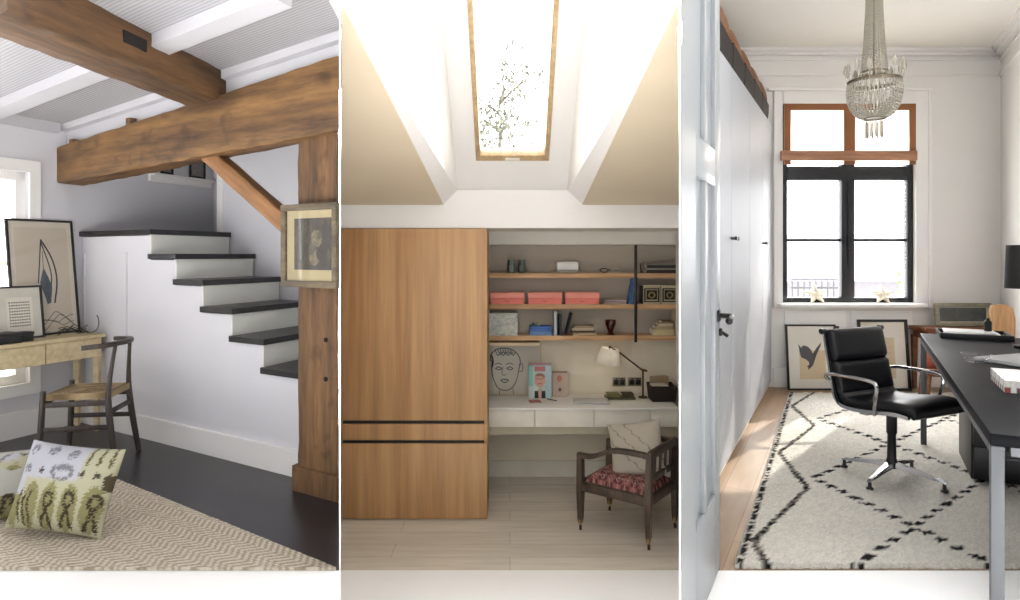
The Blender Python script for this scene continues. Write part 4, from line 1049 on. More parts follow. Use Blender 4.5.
# window
NAVY = mat('#15171d', .35); yf = Y3+.04
w3 = MB(); f = .055; mz = za3(240); tz0, tz1 = za3(180), za3(166)
def wb(m, xa, xb, za, zb, d=.06, y=yf): m.box(((xa+xb)/2, y, (za+zb)/2), (xb-xa, d, zb-za), bev=.004)
wb(w3, WX0, WX0+f, WZ0_, WZ1_); wb(w3, WX1-f, WX1, WZ0_, WZ1_); wb(w3, WX0+f, WX1-f, WZ0_, WZ0_+.045); wb(w3, WX0+f, WX1-f, WZ1_-.05, WZ1_)
mx0, mx1 = xa3(842), xa3(855); wb(w3, mx0, mx1, WZ0_+.045, WZ1_-.05, .07); wb(w3, WX0+f, mx0, tz0, tz1, .07); wb(w3, mx1, WX1-f, tz0, tz1, .07)
w3 = struct(w3.build('window_3', NAVY))
for a, b in ((WX0+f, mx0), (mx1, WX1-f)):
    m = MB(); wb(m, a, b, mz-.014, mz+.014, .03); m.build('glazing_bar', NAVY, w3)
    for c, d in ((WZ0_+.04, mz-.01), (mz+.01, tz0), (tz1, WZ1_-.05)):
        m = MB(); m.box(((a+b)/2, yf, (c+d)/2), (b-a, .005, d-c)); m.build('pane', GLASS, w3)
m = MB(); m.tube([((mx0+mx1)/2, yf-.045, mz-.25), ((mx0+mx1)/2, yf-.045, mz+.55)], .008, 8); m.box(((mx0+mx1)/2, yf-.05, mz-.02), (.03, .03, .12), bev=.006); m.build('espagnolette', mat('#22242a', .3, .5), w3)
# blind
BRN = sheer_mat('brown_tape', '#9c6c4c', .12); yb3 = Y3-.03
bz0, bz1 = za3(165), WZ1_-.005
bl3 = thing('roman_blind', 'sheer white roman blind with brown borders half lowered over the window', 'blind', ((WX0+WX1)/2, yb3, bz0)); bw = WX1-WX0-.012
m = MB(); m.box((0, 0, (bz1-bz0)/2), (bw, .004, bz1-bz0)); m.build('sheer_panel', sheer_mat('sheer_cloth', '#f4efe8', .85), bl3)
m = MB()
for a, b in ((-bw/2, -bw/2+.06), (xa3(842)-(WX0+WX1)/2, xa3(853)-(WX0+WX1)/2), (bw/2-.06, bw/2)): m.box(((a+b)/2, -.006, (bz1-bz0)/2), (b-a, .006, bz1-bz0))
m.box((0, -.006, bz1-bz0-.03), (bw, .007, .06)); m.build('tape_border', BRN, bl3)
m = MB(); m.box((-.035, -.05, za3(157)-bz0), (bw+.03, .035, .09), bev=.006); m.build('bottom_bar', wood('blind_bar', '#96664a', '#b98a68', axis=0, grain=14, stretch=8, rough=.5), bl3)
# starfish on the sill
STAR = mat('#ece3cc', .8, var=.1, nscale=40, bump=.4, bscale=180)
def starfish(u, w_, label, ph_):
    o = thing('starfish', label, 'starfish', (xa3(u), Y3-.02, WZ0_-.003), (math.radians(-16), 0, 0), 'starfish on the window sill')
    m = MB(); r = w_; cz = r*.80; 
    for k in range(5):
        a = PI/2+2*PI*k/5+ph_; d = Vector((math.cos(a), 0, math.sin(a)))
        m.tube([Vector((0, 0, cz)), Vector((0, 0, cz))+d*r*.35, Vector((0, 0, cz))+d*r*.7, Vector((0, 0, cz))+d*r*.98], [.030, .026, .016, .006], 8)
    m.ball((0, -.004, cz), .034, (1, .7, 1)); m.build('body', STAR, o)
starfish(816, .105, 'pale starfish standing on the sill under the left pane', .06); starfish(882.5, .10, 'pale starfish standing on the sill under the right pane', -.05)

# ---------------------------------------------------------------- open panelled door
fd = Vector((.4527, .8917, 0)); fn = Vector((.8917, -.4527, 0)); fang = math.atan2(fd.y, fd.x)
E = Vector(((720-PU)/FOC*2.56, 2.56, 0)); dl = .700
# local frame: X from hinge to free edge, Y thickness (room face at y=0, local -Y), Z up
N0 = E-fd*dl
DW = mat('#868a8d', .3, var=.01)
m = MB()
kx_ = (681.15-PU)/FOC; bq = N0+Vector((-fn.x, -fn.y, 0))*.045; tcut = (kx_*bq.y-bq.x)/(fd.x-kx_*fd.y)
hx = tcut+.012; sx0_ = (kx_*N0.y-N0.x)/(fd.x-kx_*fd.y)+.004
m.hexa([(sx0_, 0, 0), (hx, 0, 0), (hx, .045, 0), (tcut+.004, .045, 0)], [(sx0_, 0, 2.56), (hx, 0, 2.56), (hx, .045, 2.56), (tcut+.004, .045, 2.56)])
for a, b, z0, z1 in ((dl-.105, dl, 0, 2.56), (hx, dl-.105, 0, .32), (hx, dl-.105, 1.49, 1.63), (hx, dl-.105, 2.44, 2.56), (.385, .43, .32, 1.49), (.385, .43, 1.63, 2.44)):
    m.box(((a+b)/2, .0225, (z0+z1)/2), (b-a, .045, z1-z0), bev=.005)
d1 = struct(m.build('door_1', DW, None, (N0.x, N0.y, .003), (0, 0, fang)))
for a, b in ((hx, .385), (.43, dl-.105)):
    m = MB(); m.box(((a+b)/2, .026, .905), (b-a, .018, 1.17)); m.build('lower_panel', DW, d1)
    m = MB(); m.box(((a+b)/2, .026, 2.035), (b-a, .018, .81)); m.build('upper_panel', DW, d1)
m = MB(); m.box((dl-.045, -.004, .995), (.045, .008, .045), bev=.004); m.build('rose', mat('#1c1b1a', .35, .5), d1)
m = MB(); m.tube([(dl-.045, 0, .995), (dl-.045, -.05, .995)], .010, 8); m.tube(smooth_pts([(dl-.045, -.05, .995), (dl-.08, -.055, .992), (dl-.14, -.055, .985)], 3), .010, 8); m.ball((dl-.14, -.055, .985), .014)
m.build('lever', mat('#1c1b1a', .35, .5), d1)
m = MB(); m.box((dl-.03, -.008, .93), (.02, .012, .03), bev=.004); m.tube([(dl-.03, -.01, .93), (dl-.03, -.035, .915)], .007, 8); m.build('key', mat('#1c1b1a', .35, .5), d1)

# ---------------------------------------------------------------- built-in wardrobe down the left side
F0 = Vector((1.116, 3.454, 0))
wd_ = thing('built_in_wardrobe', 'white built-in wardrobe with four flush doors along the left side', 'wardrobe', F0, (0, 0, fang))
def wt(l): return 2.325+.043*l
l0, l1 = 0.0, 2.90
def back(l):                                                    # depth to the dividing wall at l, in local +Y
    p = F0+fd*l; k = (681.8-PU)/FOC; t = (p.x-k*p.y)/(fn.x-k*fn.y); return t
cw3 = Vector((.2646*6.05+.02, 6.05, 0))-F0; cq = (cw3.dot(fd), -cw3.dot(fn))
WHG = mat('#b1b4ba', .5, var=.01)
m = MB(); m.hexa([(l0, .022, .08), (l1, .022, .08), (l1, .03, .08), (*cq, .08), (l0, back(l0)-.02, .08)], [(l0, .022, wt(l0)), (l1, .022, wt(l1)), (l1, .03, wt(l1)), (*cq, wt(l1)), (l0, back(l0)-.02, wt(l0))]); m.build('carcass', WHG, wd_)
m = MB(); m.hexa([(l0, .03, 0), (l1, .03, 0), (l1, .12, 0), (l0, .12, 0)], [(l0, .03, .08), (l1, .03, .08), (l1, .12, .08), (l0, .12, .08)]); m.build('plinth', WHITE2, wd_)
gaps = [l0, .418, 1.28, 2.14, l1]
for i in range(4):
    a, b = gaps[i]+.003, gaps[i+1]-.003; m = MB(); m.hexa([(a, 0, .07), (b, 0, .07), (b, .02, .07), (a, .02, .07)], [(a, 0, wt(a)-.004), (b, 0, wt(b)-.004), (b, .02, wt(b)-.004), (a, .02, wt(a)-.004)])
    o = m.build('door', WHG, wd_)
    kx = b-.035 if i in (0, 2) else a+.035
    m = MB(); m.tube([(kx, 0, 1.33), (kx, -.028, 1.33)], .007, 8); m.box((kx, -.032, 1.33), (.05, .014, .022), bev=.004); m.build('knob', mat('#201e1d', .35, .4), o)
# wicker baskets on top
WK = wood('wicker', '#5a3a24', '#9a6b45', axis=2, grain=60, stretch=.35, rough=.8, bump=1.0)
WKD = mat('#211813', .8, var=.2, nscale=60, bump=.8, bscale=150)
bl_ = [.02, .575, 1.13, 1.685, 2.24]; blab = ['wicker basket on the wardrobe nearest the open door', 'second wicker basket on the wardrobe from the open door', 'middle wicker basket of the row on the wardrobe', 'wicker basket second from the window on the wardrobe', 'wicker basket on the wardrobe nearest the window']
for i, a in enumerate(bl_):
    dep = min(.26, back(a)-.05); lw = .53
    o = thing('wicker_basket', blab[i], 'basket', F0+fd*(a+lw/2)-fn*(dep/2+.01)+Vector((0, 0, wt(a+lw)+.012)), (0, 0, fang), 'wicker baskets on the wardrobe')
    hB = .145
    m = MB(); m.loft([rr_(lw*.94, dep*.94, 0), rr_(lw, dep, hB*.6), rr_(lw, dep, hB), rr_(lw*.92, dep*.9, hB), rr_(lw*.9, dep*.88, .02)]); m.build('body', WKD, o)
    m = MB(); L_ = []
    for t_ in range(9):
        a_ = t_/8*PI/2; k = math.cos(a_)**.5 if t_ < 8 else .02; L_.append([(x*k, y*k, hB+.005+.15*math.sin(a_)) for x, y, _ in [(lw/2*math.copysign(abs(math.cos(q))**.45, math.cos(q)), dep/2*math.copysign(abs(math.sin(q))**.45, math.sin(q)), 0) for q in [2*PI*j/28 for j in range(28)]]])
    m.loft(L_); m.build('lid', WK, o)

# ---------------------------------------------------------------- chandelier
cx, cy = (877.3-PU)/FOC*4.33, 4.33
cd = thing('chandelier', 'crystal bead basket chandelier hanging in front of the window', 'chandelier', (cx-.02, cy, 2.0)); cd.scale = (.80, .80, 1); BEADM = crystal_mat(); BR2 = mat('#6b6250', .35, .8)
m = MB(); m.lathe([(.0, 1.15), (.07, 1.15), (.06, 1.12), (.02, 1.10), (.0, 1.10)], n=20); m.tube([(0, 0, 1.11), (0, 0, .42)], .008, 8); m.build('rod', BR2, cd)
def band(r, z, h_, th, nm):
    m = MB(); m.lathe([(r, z-h_/2), (r+th, z-h_/2), (r+th, z+h_/2), (r, z+h_/2), (r, z-h_/2)], n=40, cap=False); m.build(nm, BR2, cd)
band(.05, 1.08, .02, .006, 'crown_ring'); band(.098, .45, .014, .006, 'middle_ring'); band(.193, .385, .022, .010, 'main_ring'); band(.085, .145, .012, .006, 'lower_ring')
def beads(pts, r, gap):
    """string of faceted beads along pts"""
    m = MB(); acc = 0; pts = [Vector(p) for p in pts]; seq = []
    for a, b in zip(pts[:-1], pts[1:]):
        L_ = (b-a).length; t_ = acc
        while t_ < L_: seq.append(a.lerp(b, t_/L_)); t_ += gap
        acc = t_-L_
    for q in seq: m.ball(q, r, (1, 1, 1.1), 6, 4)
    return m
o0 = beads([(.052, 0, 1.07), (.062, 0, .85), (.078, 0, .62), (.097, 0, .455)], .0085, .0185).build('bead_strand', BEADM, cd)
bw0 = beads(smooth_pts([(.198, 0, .375), (.203, 0, .31), (.185, 0, .235), (.14, 0, .175), (.088, 0, .15)], 5), .0095, .0195).build('bowl_strand', BEADM, cd)
sw0 = beads(smooth_pts([(.1, 0, .45), (.13, 0, .405), (.165, 0, .39), (.196, 0, .392)], 5), .007, .017).build('swag_strand', BEADM, cd)
m = MB(); m.tube([(.203, 0, .39), (.212, 0, .42), (.214, 0, .45)], .003, 5); m.lathe([(.0, -.035), (.014, -.02), (.018, 0), (.008, .03), (0, .045)], (.215, 0, .475), 6); lf0 = m.build('glass_leaf', BEADM, cd)
m = MB(); m.lathe([(0, .01), (.008, .02), (.009, .10), (.004, .125), (0, .13)], (.062, 0, 0), 6); pd0 = m.build('pendant', BEADM, cd)
def spin(o, n, off=0):
    for k in range(1, n):
        c = o.copy(); COL.objects.link(c); c.parent = cd; c.rotation_euler = (0, 0, 2*PI*k/n+off)
spin(o0, 22); spin(bw0, 42); spin(sw0, 16); spin(lf0, 14); spin(pd0, 10)
m = MB(); m.lathe([(0, .16), (.05, .155), (.05, .145), (0, .14)], n=20); m.build('base_plate', BR2, cd)

# ---------------------------------------------------------------- pictures standing on the floor
def floorpic(u0, u1, v0, y, label, **kw):
    xa_, xb_ = (u0-PU)/FOC*y, (u1-PU)/FOC*y; h_ = EYE-(v0-PV)/FOC*(y+.04)
    o = thing('framed_picture', label, 'framed picture', ((xa_+xb_)/2, y, .0), (math.radians(-6), 0, 0), 'framed pictures on the floor'); return o, xb_-xa_, h_*1.01
TAN = mat('#d8c19a', .8, var=.05)
o, w_, h_ = floorpic(788, 838.5, 325, 5.93, 'black framed picture of a dark bird on the floor left of the chair')
def bird(m, T):
    m.mi = 1; pts = [(-.115, .40), (-.09, .36), (-.07, .385), (-.03, .375), (.0, .345), (.015, .31), (.05, .36), (.10, .415), (.085, .37), (.05, .30), (.03, .25), (.015, .21), (-.005, .185), (-.035, .16), (-.03, .185), (-.045, .19), (-.02, .215), (-.025, .235), (-.045, .255), (-.09, .275), (-.1, .31)]
    m.poly([T() @ Vector((x-.005, z+.02, 0)) for x, z in pts])
frame_picture(o, w_, h_, .025, .016, BLACK, mat('#ece7da', .8), (-.11, .10, .125, .36), TAN, bird, [mat('#1e1d1c', .7)])
o, w_, h_ = floorpic(861, 911, 320, 5.90, 'black framed picture with a pale tan sheet behind the black chair')
def dims(m, T):
    m.mi = 1
    for k in range(5): m.stroke([(-.06, .18+.05*k), (.06, .19+.05*k)], .01, 0, T())
frame_picture(o, w_, h_, .03, .024, BLACK, mat('#ece7da', .8), (-.10, .11, .10, .48), mat('#d9c7a4', .8), dims, [mat('#cbb38a', .8)])
o, w_, h_ = floorpic(799, 842, 326.5, 5.985, 'black frame stacked behind the bird picture, showing at its right edge')
frame_picture(o, w_, h_, .02, .02, BLACK, mat('#d8d2c4', .8))

# ---------------------------------------------------------------- shaggy rug with black diamonds
def beni(p, q):
    ivory, dark = lin('#f4eee2'), lin('#262423'); n_ = R.uniform(.88, 1.04)
    iv = tuple(min(1, c*n_) for c in ivory[:3])+(1,)
    def dash(s, per, duty): return (s % per)/per < duty
    if -.383 < p < -.352 and dash(q, .045, .72): return dark
    tri = abs((((q-3.38)/1.23)) % 1-.5)*2
    zl_ = -.335+.20*tri
    if abs(p-zl_) < .016: return dark if dash(q, .03, .6) else lin('#8f887c')
    a, b = (p-.36)/.47, (q-3.54)/.635
    if p > -.12:
        s1, s2 = (a+b)/2, (a-b)/2
        d1_, d2_ = abs((s1+.5) % 1-.5), abs((s2+.5) % 1-.5)
        d1_, d2_ = abs(((a+b-1)/2+.5) % 1-.5), abs(((a-b-1)/2+.5) % 1-.5)
        if d1_ < .028 and dash(b, .125, .56): return dark
        if d2_ < .028 and dash(b, .125, .56): return dark
    return iv
m = MB(); p0_, p1_, q0_, q1_ = -.389, 1.36, 2.55, 5.74; nx, ny = 125, 170; g = {}
ctr = Vector((p0_+.4976*q0_, q0_))
pat = {}
for i in range(nx+1):
    for j in range(ny+1):
        p, q = p0_+(p1_-p0_)*i/nx, q0_+(q1_-q0_)*j/ny; pj = p+R.uniform(-.004, .004); qj = q+R.uniform(-.005, .005)
        g[i, j] = m.bm.verts.new((pj+.4976*qj-ctr.x, qj-ctr.y, .020+R.uniform(-.005, .005)))
for i in range(nx):
    for j in range(ny): m.face([g[i, j], g[i+1, j], g[i+1, j+1], g[i, j+1]])
ring = [g[i, 0] for i in range(nx+1)]+[g[nx, j] for j in range(1, ny+1)]+[g[i, ny] for i in range(nx-1, -1, -1)]+[g[0, j] for j in range(ny-1, 0, -1)]
low = [m.bm.verts.new((v_.co.x, v_.co.y, 0)) for v_ in ring]
for i in range(len(ring)): m.face([ring[i], ring[(i+1) % len(ring)], low[(i+1) % len(ring)], low[i]])
tag(m.build('shag_rug', pattern_mat('shag_wool', 1.0, .9, 130, .12, .02), None, (ctr.x, ctr.y, .001), sharp=180, attr=lambda c: beni(c.x+ctr.x-.4976*(c.y+ctr.y), c.y+ctr.y)), 'ivory shag rug with dotted black diamonds on the pale boards', 'rug')
RT = .019

# ---------------------------------------------------------------- swivel chair
LEATHER = mat('#07080c', .36, var=.15, nscale=12, bump=.08, bscale=90, Specular_IOR_Level=.35)
CHROME = mat('#b5b6b8', .16, 1.0, var=.02)
sc_ = thing('swivel_chair', 'black padded leather swivel chair with chrome frame on the shag rug', 'office chair', ((895-PU)/FOC*3.50, 3.50, RT), (0, 0, math.radians(-65))); sc_.scale = (.93, .97, .94)
prof_ = smooth_pts([(-.285, .835, 0), (-.262, .72, 0), (-.238, .60, 0), (-.222, .52, 0), (-.205, .455, 0), (-.16, .415, 0), (-.08, .405, 0), (.05, .415, 0), (.17, .43, 0), (.245, .425, 0)], 5)
for s in (-1, 1):
    m = MB(); y = s*.235; m.loft([[(p.x, y-.010, p.y-.0), (p.x, y+.010, p.y), (p.x+(.012 if i < 24 else 0), y+.010, p.y+(0 if i < 24 else .02)), (p.x+(.012 if i < 24 else 0), y-.010, p.y+(0 if i < 24 else .02))] for i, p in enumerate(prof_)])
    m.build('side_rib', CHROME, sc_)
    m = MB(); ap = smooth_pts([(-.225, y, .545), (-.24, y+s*.03, .58), (-.20, y+s*.045, .60), (-.05, y+s*.045, .605), (.06, y+s*.045, .60), (.095, y+s*.045, .575), (.085, y+s*.04, .50), (.06, y+s*.02, .425), (.05, y, .415)], 5); m.tube(ap, .0105, 8); m.build('armrest', CHROME, sc_)
def pad(path, hw_, th_, nm, k=12):
    path = [Vector(p) for p in path]; L_ = []; N = len(path)
    for i, p in enumerate(path):
        t_ = (path[min(i+1, N-1)]-path[max(i-1, 0)]).normalized(); nn = Vector((t_.y, -t_.x)) if False else Vector((-t_.y, t_.x))
        s = i/(N-1); e = min(1, (1-abs(2*s-1)**6)+.25)**.5
        lp = []
        for q in range(2*k):
            a = 2*PI*q/(2*k); cx_ = math.copysign(abs(math.cos(a))**.25, math.cos(a))*hw_; cz_ = math.copysign(abs(math.sin(a))**.5, math.sin(a))*th_*e
            lp.append((p.x+nn.x*cz_, cx_*(.97+.03*e), p.y+nn.y*cz_))
        L_.append(lp)
    m = MB(); m.loft(L_); return m.build(nm, LEATHER, sc_, sharp=50)
off = lambda a, b, n_=10: [(a[0]+(b[0]-a[0])*i/n_, a[1]+(b[1]-a[1])*i/n_, 0) for i in range(n_+1)]
pad(off((-.262, .845), (-.222, .668)), .225, .034, 'back_pad'); pad(off((-.222, .662), (-.180, .478)), .225, .034, 'back_pad')
pad([(p.x+.0, p.y, 0) for p in smooth_pts([(-.185, .49, 0), (-.15, .452, 0), (-.09, .442, 0), (.04, .455, 0), (.15, .472, 0), (.235, .462, 0), (.265, .43, 0)], 4)], .225, .030, 'seat_pad')
m = MB()
m.loft([[(p.x+.006, -.23, p.y+.01), (p.x+.006, .23, p.y+.01), (p.x+.010, .23, p.y+.014), (p.x+.010, -.23, p.y+.014)] for p in prof_]); m.build('sling', LEATHER, sc_)
m = MB(); m.bar((-.27, -.25, .838), (-.27, .25, .838), .018, .02, bev=.004); m.tube([(-.276, -.262, .838), (-.276, -.235, .838)], .017, 10); m.tube([(-.276, .235, .838), (-.276, .262, .838)], .017, 10); m.build('top_spreader', mat('#3c3c3f', .3, .8), sc_)
m = MB(); m.bar((-.02, -.235, .405), (-.02, .235, .405), .05, .02, bev=.005); m.box((-.02, 0, .39), (.12, .12, .035), bev=.008); m.build('seat_mount', CHROME, sc_)
m = MB(); m.lathe([(.0, .07), (.035, .07), (.033, .10), (.024, .125), (.022, .26), (.028, .27), (.028, .38), (0, .38)], (-.02, 0, 0), 20); m.build('column', mat('#2a2a2c', .3, .6), sc_)
for k in range(4):
    a = math.radians(65+38+90*k); d = Vector((math.cos(a), math.sin(a), 0)); c0 = Vector((-.02, 0, 0))
    m = MB(); L_ = []
    for t_, z, w2, h2 in ((.02, .105, .022, .030), (.13, .088, .018, .022), (.21, .070, .015, .014), (.265, .062, .014, .011), (.28, .055, .012, .010)):
        p = c0+d*t_; sd_ = Vector((-d.y, d.x, 0))*w2; L_.append([p-sd_+Vector((0, 0, z-h2)), p+sd_+Vector((0, 0, z-h2)), p+sd_*.7+Vector((0, 0, z)), p-sd_*.7+Vector((0, 0, z))])
    m.loft(L_); o = m.build('base_leg', CHROME, sc_)
    p = c0+d*.268; m = MB(); m.lathe([(.0, 0), (.018, 0), (.020, .012), (.010, .018), (.009, .055), (0, .055)], (p.x, p.y, 0), 14); m.build('glide', mat('#1b1b1c', .5), o)

# ---------------------------------------------------------------- black desk and what is on it
DA = Vector((1.357, 1.837, 0)); dU = Vector((1.286, 2.353, 0)).normalized(); dN = Vector((dU.y, -dU.x, 0)); dL, dWd = 2.68, .72
dsk = thing('office_desk', 'long black desk on square steel legs along the right wall', 'desk', DA+dU*dL/2+dN*dWd/2+Vector((0, 0, .0)), (0, 0, math.atan2(dU.y, dU.x)))
DKB = mat('#0b0c0f', .45, var=.06, nscale=3, Specular_IOR_Level=.07); ST2 = mat('#5f6164', .5, .6)
m = MB(); m.box((0, 0, .712), (dL, dWd, .036), bev=.004); m.build('top', DKB, dsk)
for sx in (-1, 1):
    for sy in (-1, 1):
        m = MB(); zb_ = .0 if sx < 0 else RT; m.box((sx*(dL/2-.018), sy*(dWd/2-.018), (.694+zb_)/2), (.032, .032, .694-zb_), bev=.003); m.build('leg', ST2, dsk)
for sy in (-1, 1):
    m = MB(); m.box((0, sy*(dWd/2-.012), .684), (dL-.02, .018, .03), bev=.003); m.build('long_rail', ST2, dsk)
for sx in (-1, 1):
    m = MB(); m.box((sx*(dL/2-.03), 0, .68), (.02, dWd-.1, .028)); m.build('end_rail', ST2, dsk)
def dk3(l, w_): return DA+dU*l+dN*w_+Vector((0, 0, .7305))
dang = math.atan2(dU.y, dU.x)
pp = Vector((2.92, 4.05, RT)); pdl = thing('drawer_pedestal', 'black drawer pedestal standing under the far end of the black desk', 'drawers', DA+dU*2.26+dN*.40+Vector((0, 0, RT)), (0, 0, dang-PI/2))
m = MB(); m.box((0, 0, .29), (.42, .52, .56), bev=.004); m.build('body', mat('#101113', .45), pdl)
for k in range(3):
    m = MB(); m.box((0, -.266, .10+.185*k), (.40, .016, .17), bev=.003); o = m.build('drawer', mat('#141517', .4), pdl); m = MB(); m.box((0, -.28, .145+.185*k), (.12, .014, .012), bev=.003); m.build('handle', ST2, o)
for sx in (-1, 1):
    for sy in (-1, 1):
        pass
m = MB()
for sx in (-1, 1):
    for sy in (-1, 1): m.box((sx*.18, sy*.22, .006), (.03, .03, .012))
m.build('foot', BLACK, pdl)
def ond(u, v): y = FOC*(EYE-.7305)/(v-PV); return Vector(((u-PU)/FOC*y, y, .7305))
p = ond(973, 337); o = thing('letter_tray', 'flat black tray with a dark rim at the far end of the desk', 'tray', p, (0, 0, dang-PI/2)); tw_, td_ = .36, .30
m = MB(); m.box((0, 0, .004), (tw_, td_, .008)); 
for a, b, c, d in ((0, -td_/2+.004, tw_, .008), (0, td_/2-.004, tw_, .008), (-tw_/2+.004, 0, .008, td_), (tw_/2-.004, 0, .008, td_)): m.box((a, b, .016), (c, d, .03), bev=.002)
m.build('body', BLACK, o)
rr = random.Random(9)
m = MB()
for k in range(6):
    m.box((rr.uniform(-.012, .012), rr.uniform(-.01, .01), .0105+.0052*k), (.26, .22, .005), (0, 0, rr.uniform(-.05, .05)))
o = tag(m.build('paper_stack', WHITE2, None, p-Vector((.02, 0, 0)), (0, 0, dang-PI/2)), 'stack of white papers lying in the black tray', 'papers')
p = ond(988, 338); o = thing('ink_bottle', 'small black bottle with a pale cap standing in the tray', 'bottle', p+Vector((0, 0, .0425)))
m = MB(); m.lathe([(.0, 0), (.020, 0), (.021, .005), (.021, .055), (.009, .068), (.009, .078), (0, .078)], n=18); m.build('body', BLACK, o); m = MB(); m.lathe([(0, .078), (.008, .078), (.006, .105), (0, .107)], n=12); m.build('cap', mat('#a88d5a', .4, .5), o)
p = ond(976, 362); o = thing('glass_bowl', 'clear glass bowl in the middle of the black desk', 'bowl', p); m = MB(); m.lathe([(.0, .0), (.035, 0), (.055, .018), (.062, .04), (.058, .041), (.051, .02), (.032, .008), (0, .008)], n=28)
m.build('body', GLASS, o)
p = ond(1016, 362)+Vector((.03, 0, 0)); o = thing('laptop', 'thin silver laptop lying closed on the black desk', 'laptop', p, (0, 0, math.radians(20))); AL = mat('#c6c8cb', .3, .6)
m = MB(); m.box((0, 0, .006), (.33, .23, .011), bev=.004); m.build('base', AL, o); m = MB(); m.box((0, 0, .0145), (.33, .23, .005), bev=.002); m.build('lid', AL, o)
def pr_page(co):
    if co.z > .02: return lin('#e9e6e0') if math.sin(co.x*75) > -.7 else lin('#b9aeb0')
    k = math.sin(co.x*150)
    return lin('#ece8e2') if k > .2 else lin('#a3574d') if k < -.6 else lin('#5b5753')
p = ond(1017, 388)+Vector((.055, .0, 0)); m = MB(); nx_, ny_ = 40, 16
gg = {}
def bx_grid(m, w_, d_, h_):
    for (ox, ax, ay) in (((-w_/2, -d_/2, 0), (w_, 0, 0), (0, 0, h_)), ((-w_/2, -d_/2, h_), (w_, 0, 0), (0, d_, 0)), ((-w_/2, -d_/2, 0), (0, d_, 0), (0, 0, h_)), ((w_/2, -d_/2, 0), (0, d_, 0), (0, 0, h_)), ((-w_/2, d_/2, 0), (w_, 0, 0), (0, 0, h_))):
        n1, n2 = 50, 8; g = {(i, j): m.bm.verts.new(Vector(ox)+Vector(ax)*i/n1+Vector(ay)*j/n2) for i in range(n1+1) for j in range(n2+1)}
        for i in range(n1):
            for j in range(n2): m.face([g[i, j], g[i+1, j], g[i+1, j+1], g[i, j+1]])
bx_grid(m, .30, .21, .045)
tag(m.build('magazine_pile', pattern_mat('magazine_print', .5, 0), None, p, (0, 0, dang-.0), attr=lambda c: pr_page(Vector((c.x+c.y, 0, c.z)))), 'pile of red and white magazines at the near end of the black desk', 'magazines')
# lamp
lp3 = dk3(2.16, .47); o = thing('table_lamp', 'table lamp with black drum shade cut off by the right edge', 'lamp', lp3)
m = MB(); m.lathe([(.0, 0), (.075, 0), (.075, .012), (.02, .02), (.012, .04), (.012, .36), (0, .36)], n=24); m.build('base', mat('#1a1a1b', .3, .6), o)
m = MB(); m.lathe([(.112, .322), (.104, .556), (.100, .556), (.108, .322)], n=36, cap=False); m.build('shade', mat('#1f1d1c', .8), o)

# ---------------------------------------------------------------- side table behind the desk
stb = thing('side_table', 'brown wooden side table against the back wall behind the desk', 'table', (4.05, 5.91, 0)); tw_ = .70
BW = wood('chestnut', '#54301c', '#8a5533', axis=0, grain=12, stretch=8, rough=.5)
m = MB(); m.box((0, 0, .565), (tw_, .26, .035), bev=.005); m.build('top', BW, stb); m = MB(); m.box((0, 0, .515), (tw_-.06, .21, .07)); m.build('apron', BW, stb)
for sx in (-1, 1):
    for sy in (-1, 1): m = MB(); m.loft([[(sx*(tw_/2-.035)+a*r, sy*.095+b*r, z) for a, b in ((-1, -1), (1, -1), (1, 1), (-1, 1))] for z, r in ((0, .014), (.5, .022))]); m.build('leg', BW, stb)
yp_ = 5.93; xa_, xb_ = (935.5-PU)/FOC*yp_, (992-PU)/FOC*yp_
o = thing('framed_painting', 'dark painting in a grey gilt frame leaning on the side table', 'painting', ((xa_+xb_)/2, yp_, .583), (math.radians(-5), 0, 0)); hP = EYE-(303-PV)/FOC*yp_-.583
frame_picture(o, xb_-xa_, hP, .03, .036, mat('#8e8a78', .45, .3, var=.2, nscale=40), mat('#b9b4a4', .7), (-(xb_-xa_)/2+.045, .045, (xb_-xa_)/2-.045, hP-.045), mat('#434844', .5, var=.5, nscale=14))
yt = 5.0; xa_, xb_ = (994-PU)/FOC*yt, (1015-PU)/FOC*yt
o = thing('wooden_chair', 'tan wooden chair with a rounded back behind the desk lamp', 'chair', ((xa_+xb_)/2-.02, yt, RT), (0, 0, math.radians(10))); TW = wood('tan_beech', '#9c6f40', '#c99d6b', axis=2, grain=12, stretch=8, rough=.5); cw_ = .36
m = MB(); L_ = [(-.5, .45), (-.5, .78), (-.42, .83), (.1, .835), (.42, .80), (.5, .72), (.5, .45)]
m.hexa([(x*.22*1.0, -.012, z) for x, z in L_], [(x*.22, .012, z) for x, z in L_]); m.build('backrest', TW, o)
m = MB(); m.box((.02, -.19, .44), (.34, .36, .025), bev=.008); m.build('seat', TW, o)
for sx in (-1, 1):
    for sy in (0, 1): m = MB(); m.tube([(.02+sx*.15, -.03-.32*sy, 0), (.02+sx*.14, -.04-.30*sy, .43)], [.012, .017], 8); m.build('leg', TW, o)
yt = 5.35; q = P(937, 365, yt)
tag(cushion_mb(.30, .30, .12, 24).build('cushion', mat('#9a4f3d', .9, var=.35, nscale=16, bump=.2, bscale=200), None, (q.x+.05, yt-.02, .265+RT), (math.radians(-15), 0, math.radians(-35))), 'reddish brown cushion on the low stool behind the desk end', 'cushion')
o = thing('low_stool', 'low wooden stool under the reddish cushion behind the desk', 'stool', (q.x+.06, yt, RT), (0, 0, math.radians(-20)))
m = MB(); m.box((0, 0, .245), (.34, .30, .03), bev=.006); m.build('seat', BW, o)
for sx in (-1, 1):
    for sy in (-1, 1): m = MB(); m.tube([(sx*.15, sy*.13, 0), (sx*.13, sy*.11, .232)], [.013, .017], 8); m.build('leg', BW, o)

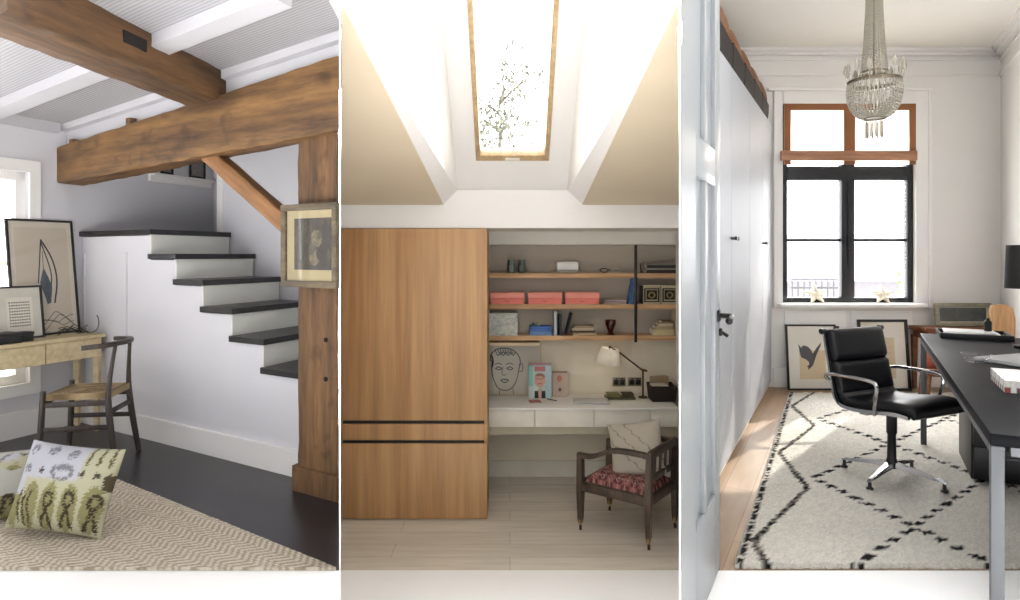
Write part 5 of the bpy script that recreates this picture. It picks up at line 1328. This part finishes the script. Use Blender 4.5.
# ---------------------------------------------------------------- what lies beyond the window
hs = thing('neighbouring_house', 'pale house with a long roof far outside the window', 'house', (13, 26, -4.0)); 
m = MB(); m.box((0, 0, 2.2), (9, 5, 4.4)); m.build('wall', mat('#f1eef2', .7), hs)
m = MB(); m.hexa([(-4.8, -2.9, 4.3), (4.8, -2.9, 4.3), (4.8, 2.9, 4.3), (-4.8, 2.9, 4.3)], [(-4.8, -.1, 6.0), (4.8, -.1, 6.0), (4.8, .1, 6.0), (-4.8, .1, 6.0)]); m.build('roof', mat('#cfc9d6', .6), hs)
for k in range(4): m = MB(); m.box((-3.3+2.2*k, -2.52, 2.6), (.9, .06, 1.3)); m.build('window', mat('#b9b6c4', .2), hs)
gd = thing('garden_tree', 'pale shrub at the right edge outside the lower window', 'tree', (5.84, 9.6, -1.9)); m = MB(); rr = random.Random(21)
m.tube([(0, 0, 0), (0, 0, 1.6), (.04, 0, 2.6)], [.05, .03, .01], 7); m.build('trunk', mat('#8d8478', .8), gd)
m = MB()
for i in range(260):
    a = rr.uniform(0, 6.28); rad = .13*rr.random()**.5; c = Vector((rad*math.cos(a), rad*math.sin(a), rr.uniform(1.2, 2.9))); q = Euler((rr.uniform(0, 6), rr.uniform(0, 6), rr.uniform(0, 6))).to_matrix(); s = rr.uniform(.03, .06)
    m.poly([c+q @ Vector(v_)*s for v_ in ((-1, 0, 0), (0, -.5, .1), (1.2, 0, 0), (0, .5, .1))])
m.build('foliage', sheer_mat('garden_leaf', '#8f9c6c', .5), gd)

rl = thing('balcony_railing', 'grey railing outside the lower left window pane', 'railing', (5.2, 11, -.6)); RG = mat('#77777f', .5)
for z in (1.28, 1.42): m = MB(); m.bar((-.45, 0, z), (.4, 0, z), .03, .03); m.build('rail', RG, rl)
for k in range(9): m = MB(); m.bar((-.43+.1*k, 0, 0), (-.43+.1*k, 0, 1.42), .02, .02); m.build('baluster', RG, rl)
# ================================================================== LIGHT AND CAMERA
S = bpy.context.scene
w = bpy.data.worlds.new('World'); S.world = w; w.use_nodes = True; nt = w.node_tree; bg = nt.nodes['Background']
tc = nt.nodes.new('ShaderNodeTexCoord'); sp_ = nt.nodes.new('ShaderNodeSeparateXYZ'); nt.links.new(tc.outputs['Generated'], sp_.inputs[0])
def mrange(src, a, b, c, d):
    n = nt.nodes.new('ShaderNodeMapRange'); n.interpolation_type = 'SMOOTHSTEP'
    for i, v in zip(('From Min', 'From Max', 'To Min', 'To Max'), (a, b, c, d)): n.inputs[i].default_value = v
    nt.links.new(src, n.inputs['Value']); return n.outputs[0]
FRONT, BACK, HIGH = 1.2, 8.5, 5.0                               # sky levels by direction; HIGH adds a bright spot to light the middle room
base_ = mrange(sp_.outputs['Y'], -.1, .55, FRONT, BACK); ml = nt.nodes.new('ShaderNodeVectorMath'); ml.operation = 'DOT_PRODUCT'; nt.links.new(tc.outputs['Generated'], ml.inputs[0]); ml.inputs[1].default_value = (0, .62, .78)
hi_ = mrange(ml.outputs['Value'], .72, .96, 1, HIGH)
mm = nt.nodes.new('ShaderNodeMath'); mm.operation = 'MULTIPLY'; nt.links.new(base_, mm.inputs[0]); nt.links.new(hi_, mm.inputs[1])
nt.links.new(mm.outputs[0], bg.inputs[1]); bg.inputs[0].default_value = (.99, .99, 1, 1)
def light(name, typ, loc, d, energy, col=(1, 1, 1), **kw):
    l = bpy.data.lights.new(name, typ); l.energy = energy; l.color = col
    for k_, v_ in kw.items(): setattr(l, k_, v_)
    o = bpy.data.objects.new(name, l); COL.objects.link(o); o.location = loc
    o.rotation_euler = Vector(d).to_track_quat('-Z', 'Y').to_euler(); return o
light('sun', 'SUN', (8, 12, 8), (-1.3, -1.5, -1.05), 7.0, (1, .95, .86), angle=.009)
cam = bpy.data.cameras.new('camera'); co = bpy.data.objects.new('camera', cam); COL.objects.link(co)
cam.sensor_width = 36; cam.sensor_fit = 'HORIZONTAL'; cam.lens = 36*FOC/1020; cam.shift_y = -(300-PV)/1020; cam.clip_start = .05; cam.clip_end = 200
co.location = (0, 0, EYE); co.rotation_euler = (PI/2, 0, 0); S.camera = co
S.view_settings.view_transform = 'Standard'; S.view_settings.look = 'None'; S.view_settings.gamma = 1; S.view_settings.use_curve_mapping = False
S.view_settings.exposure = 0.0
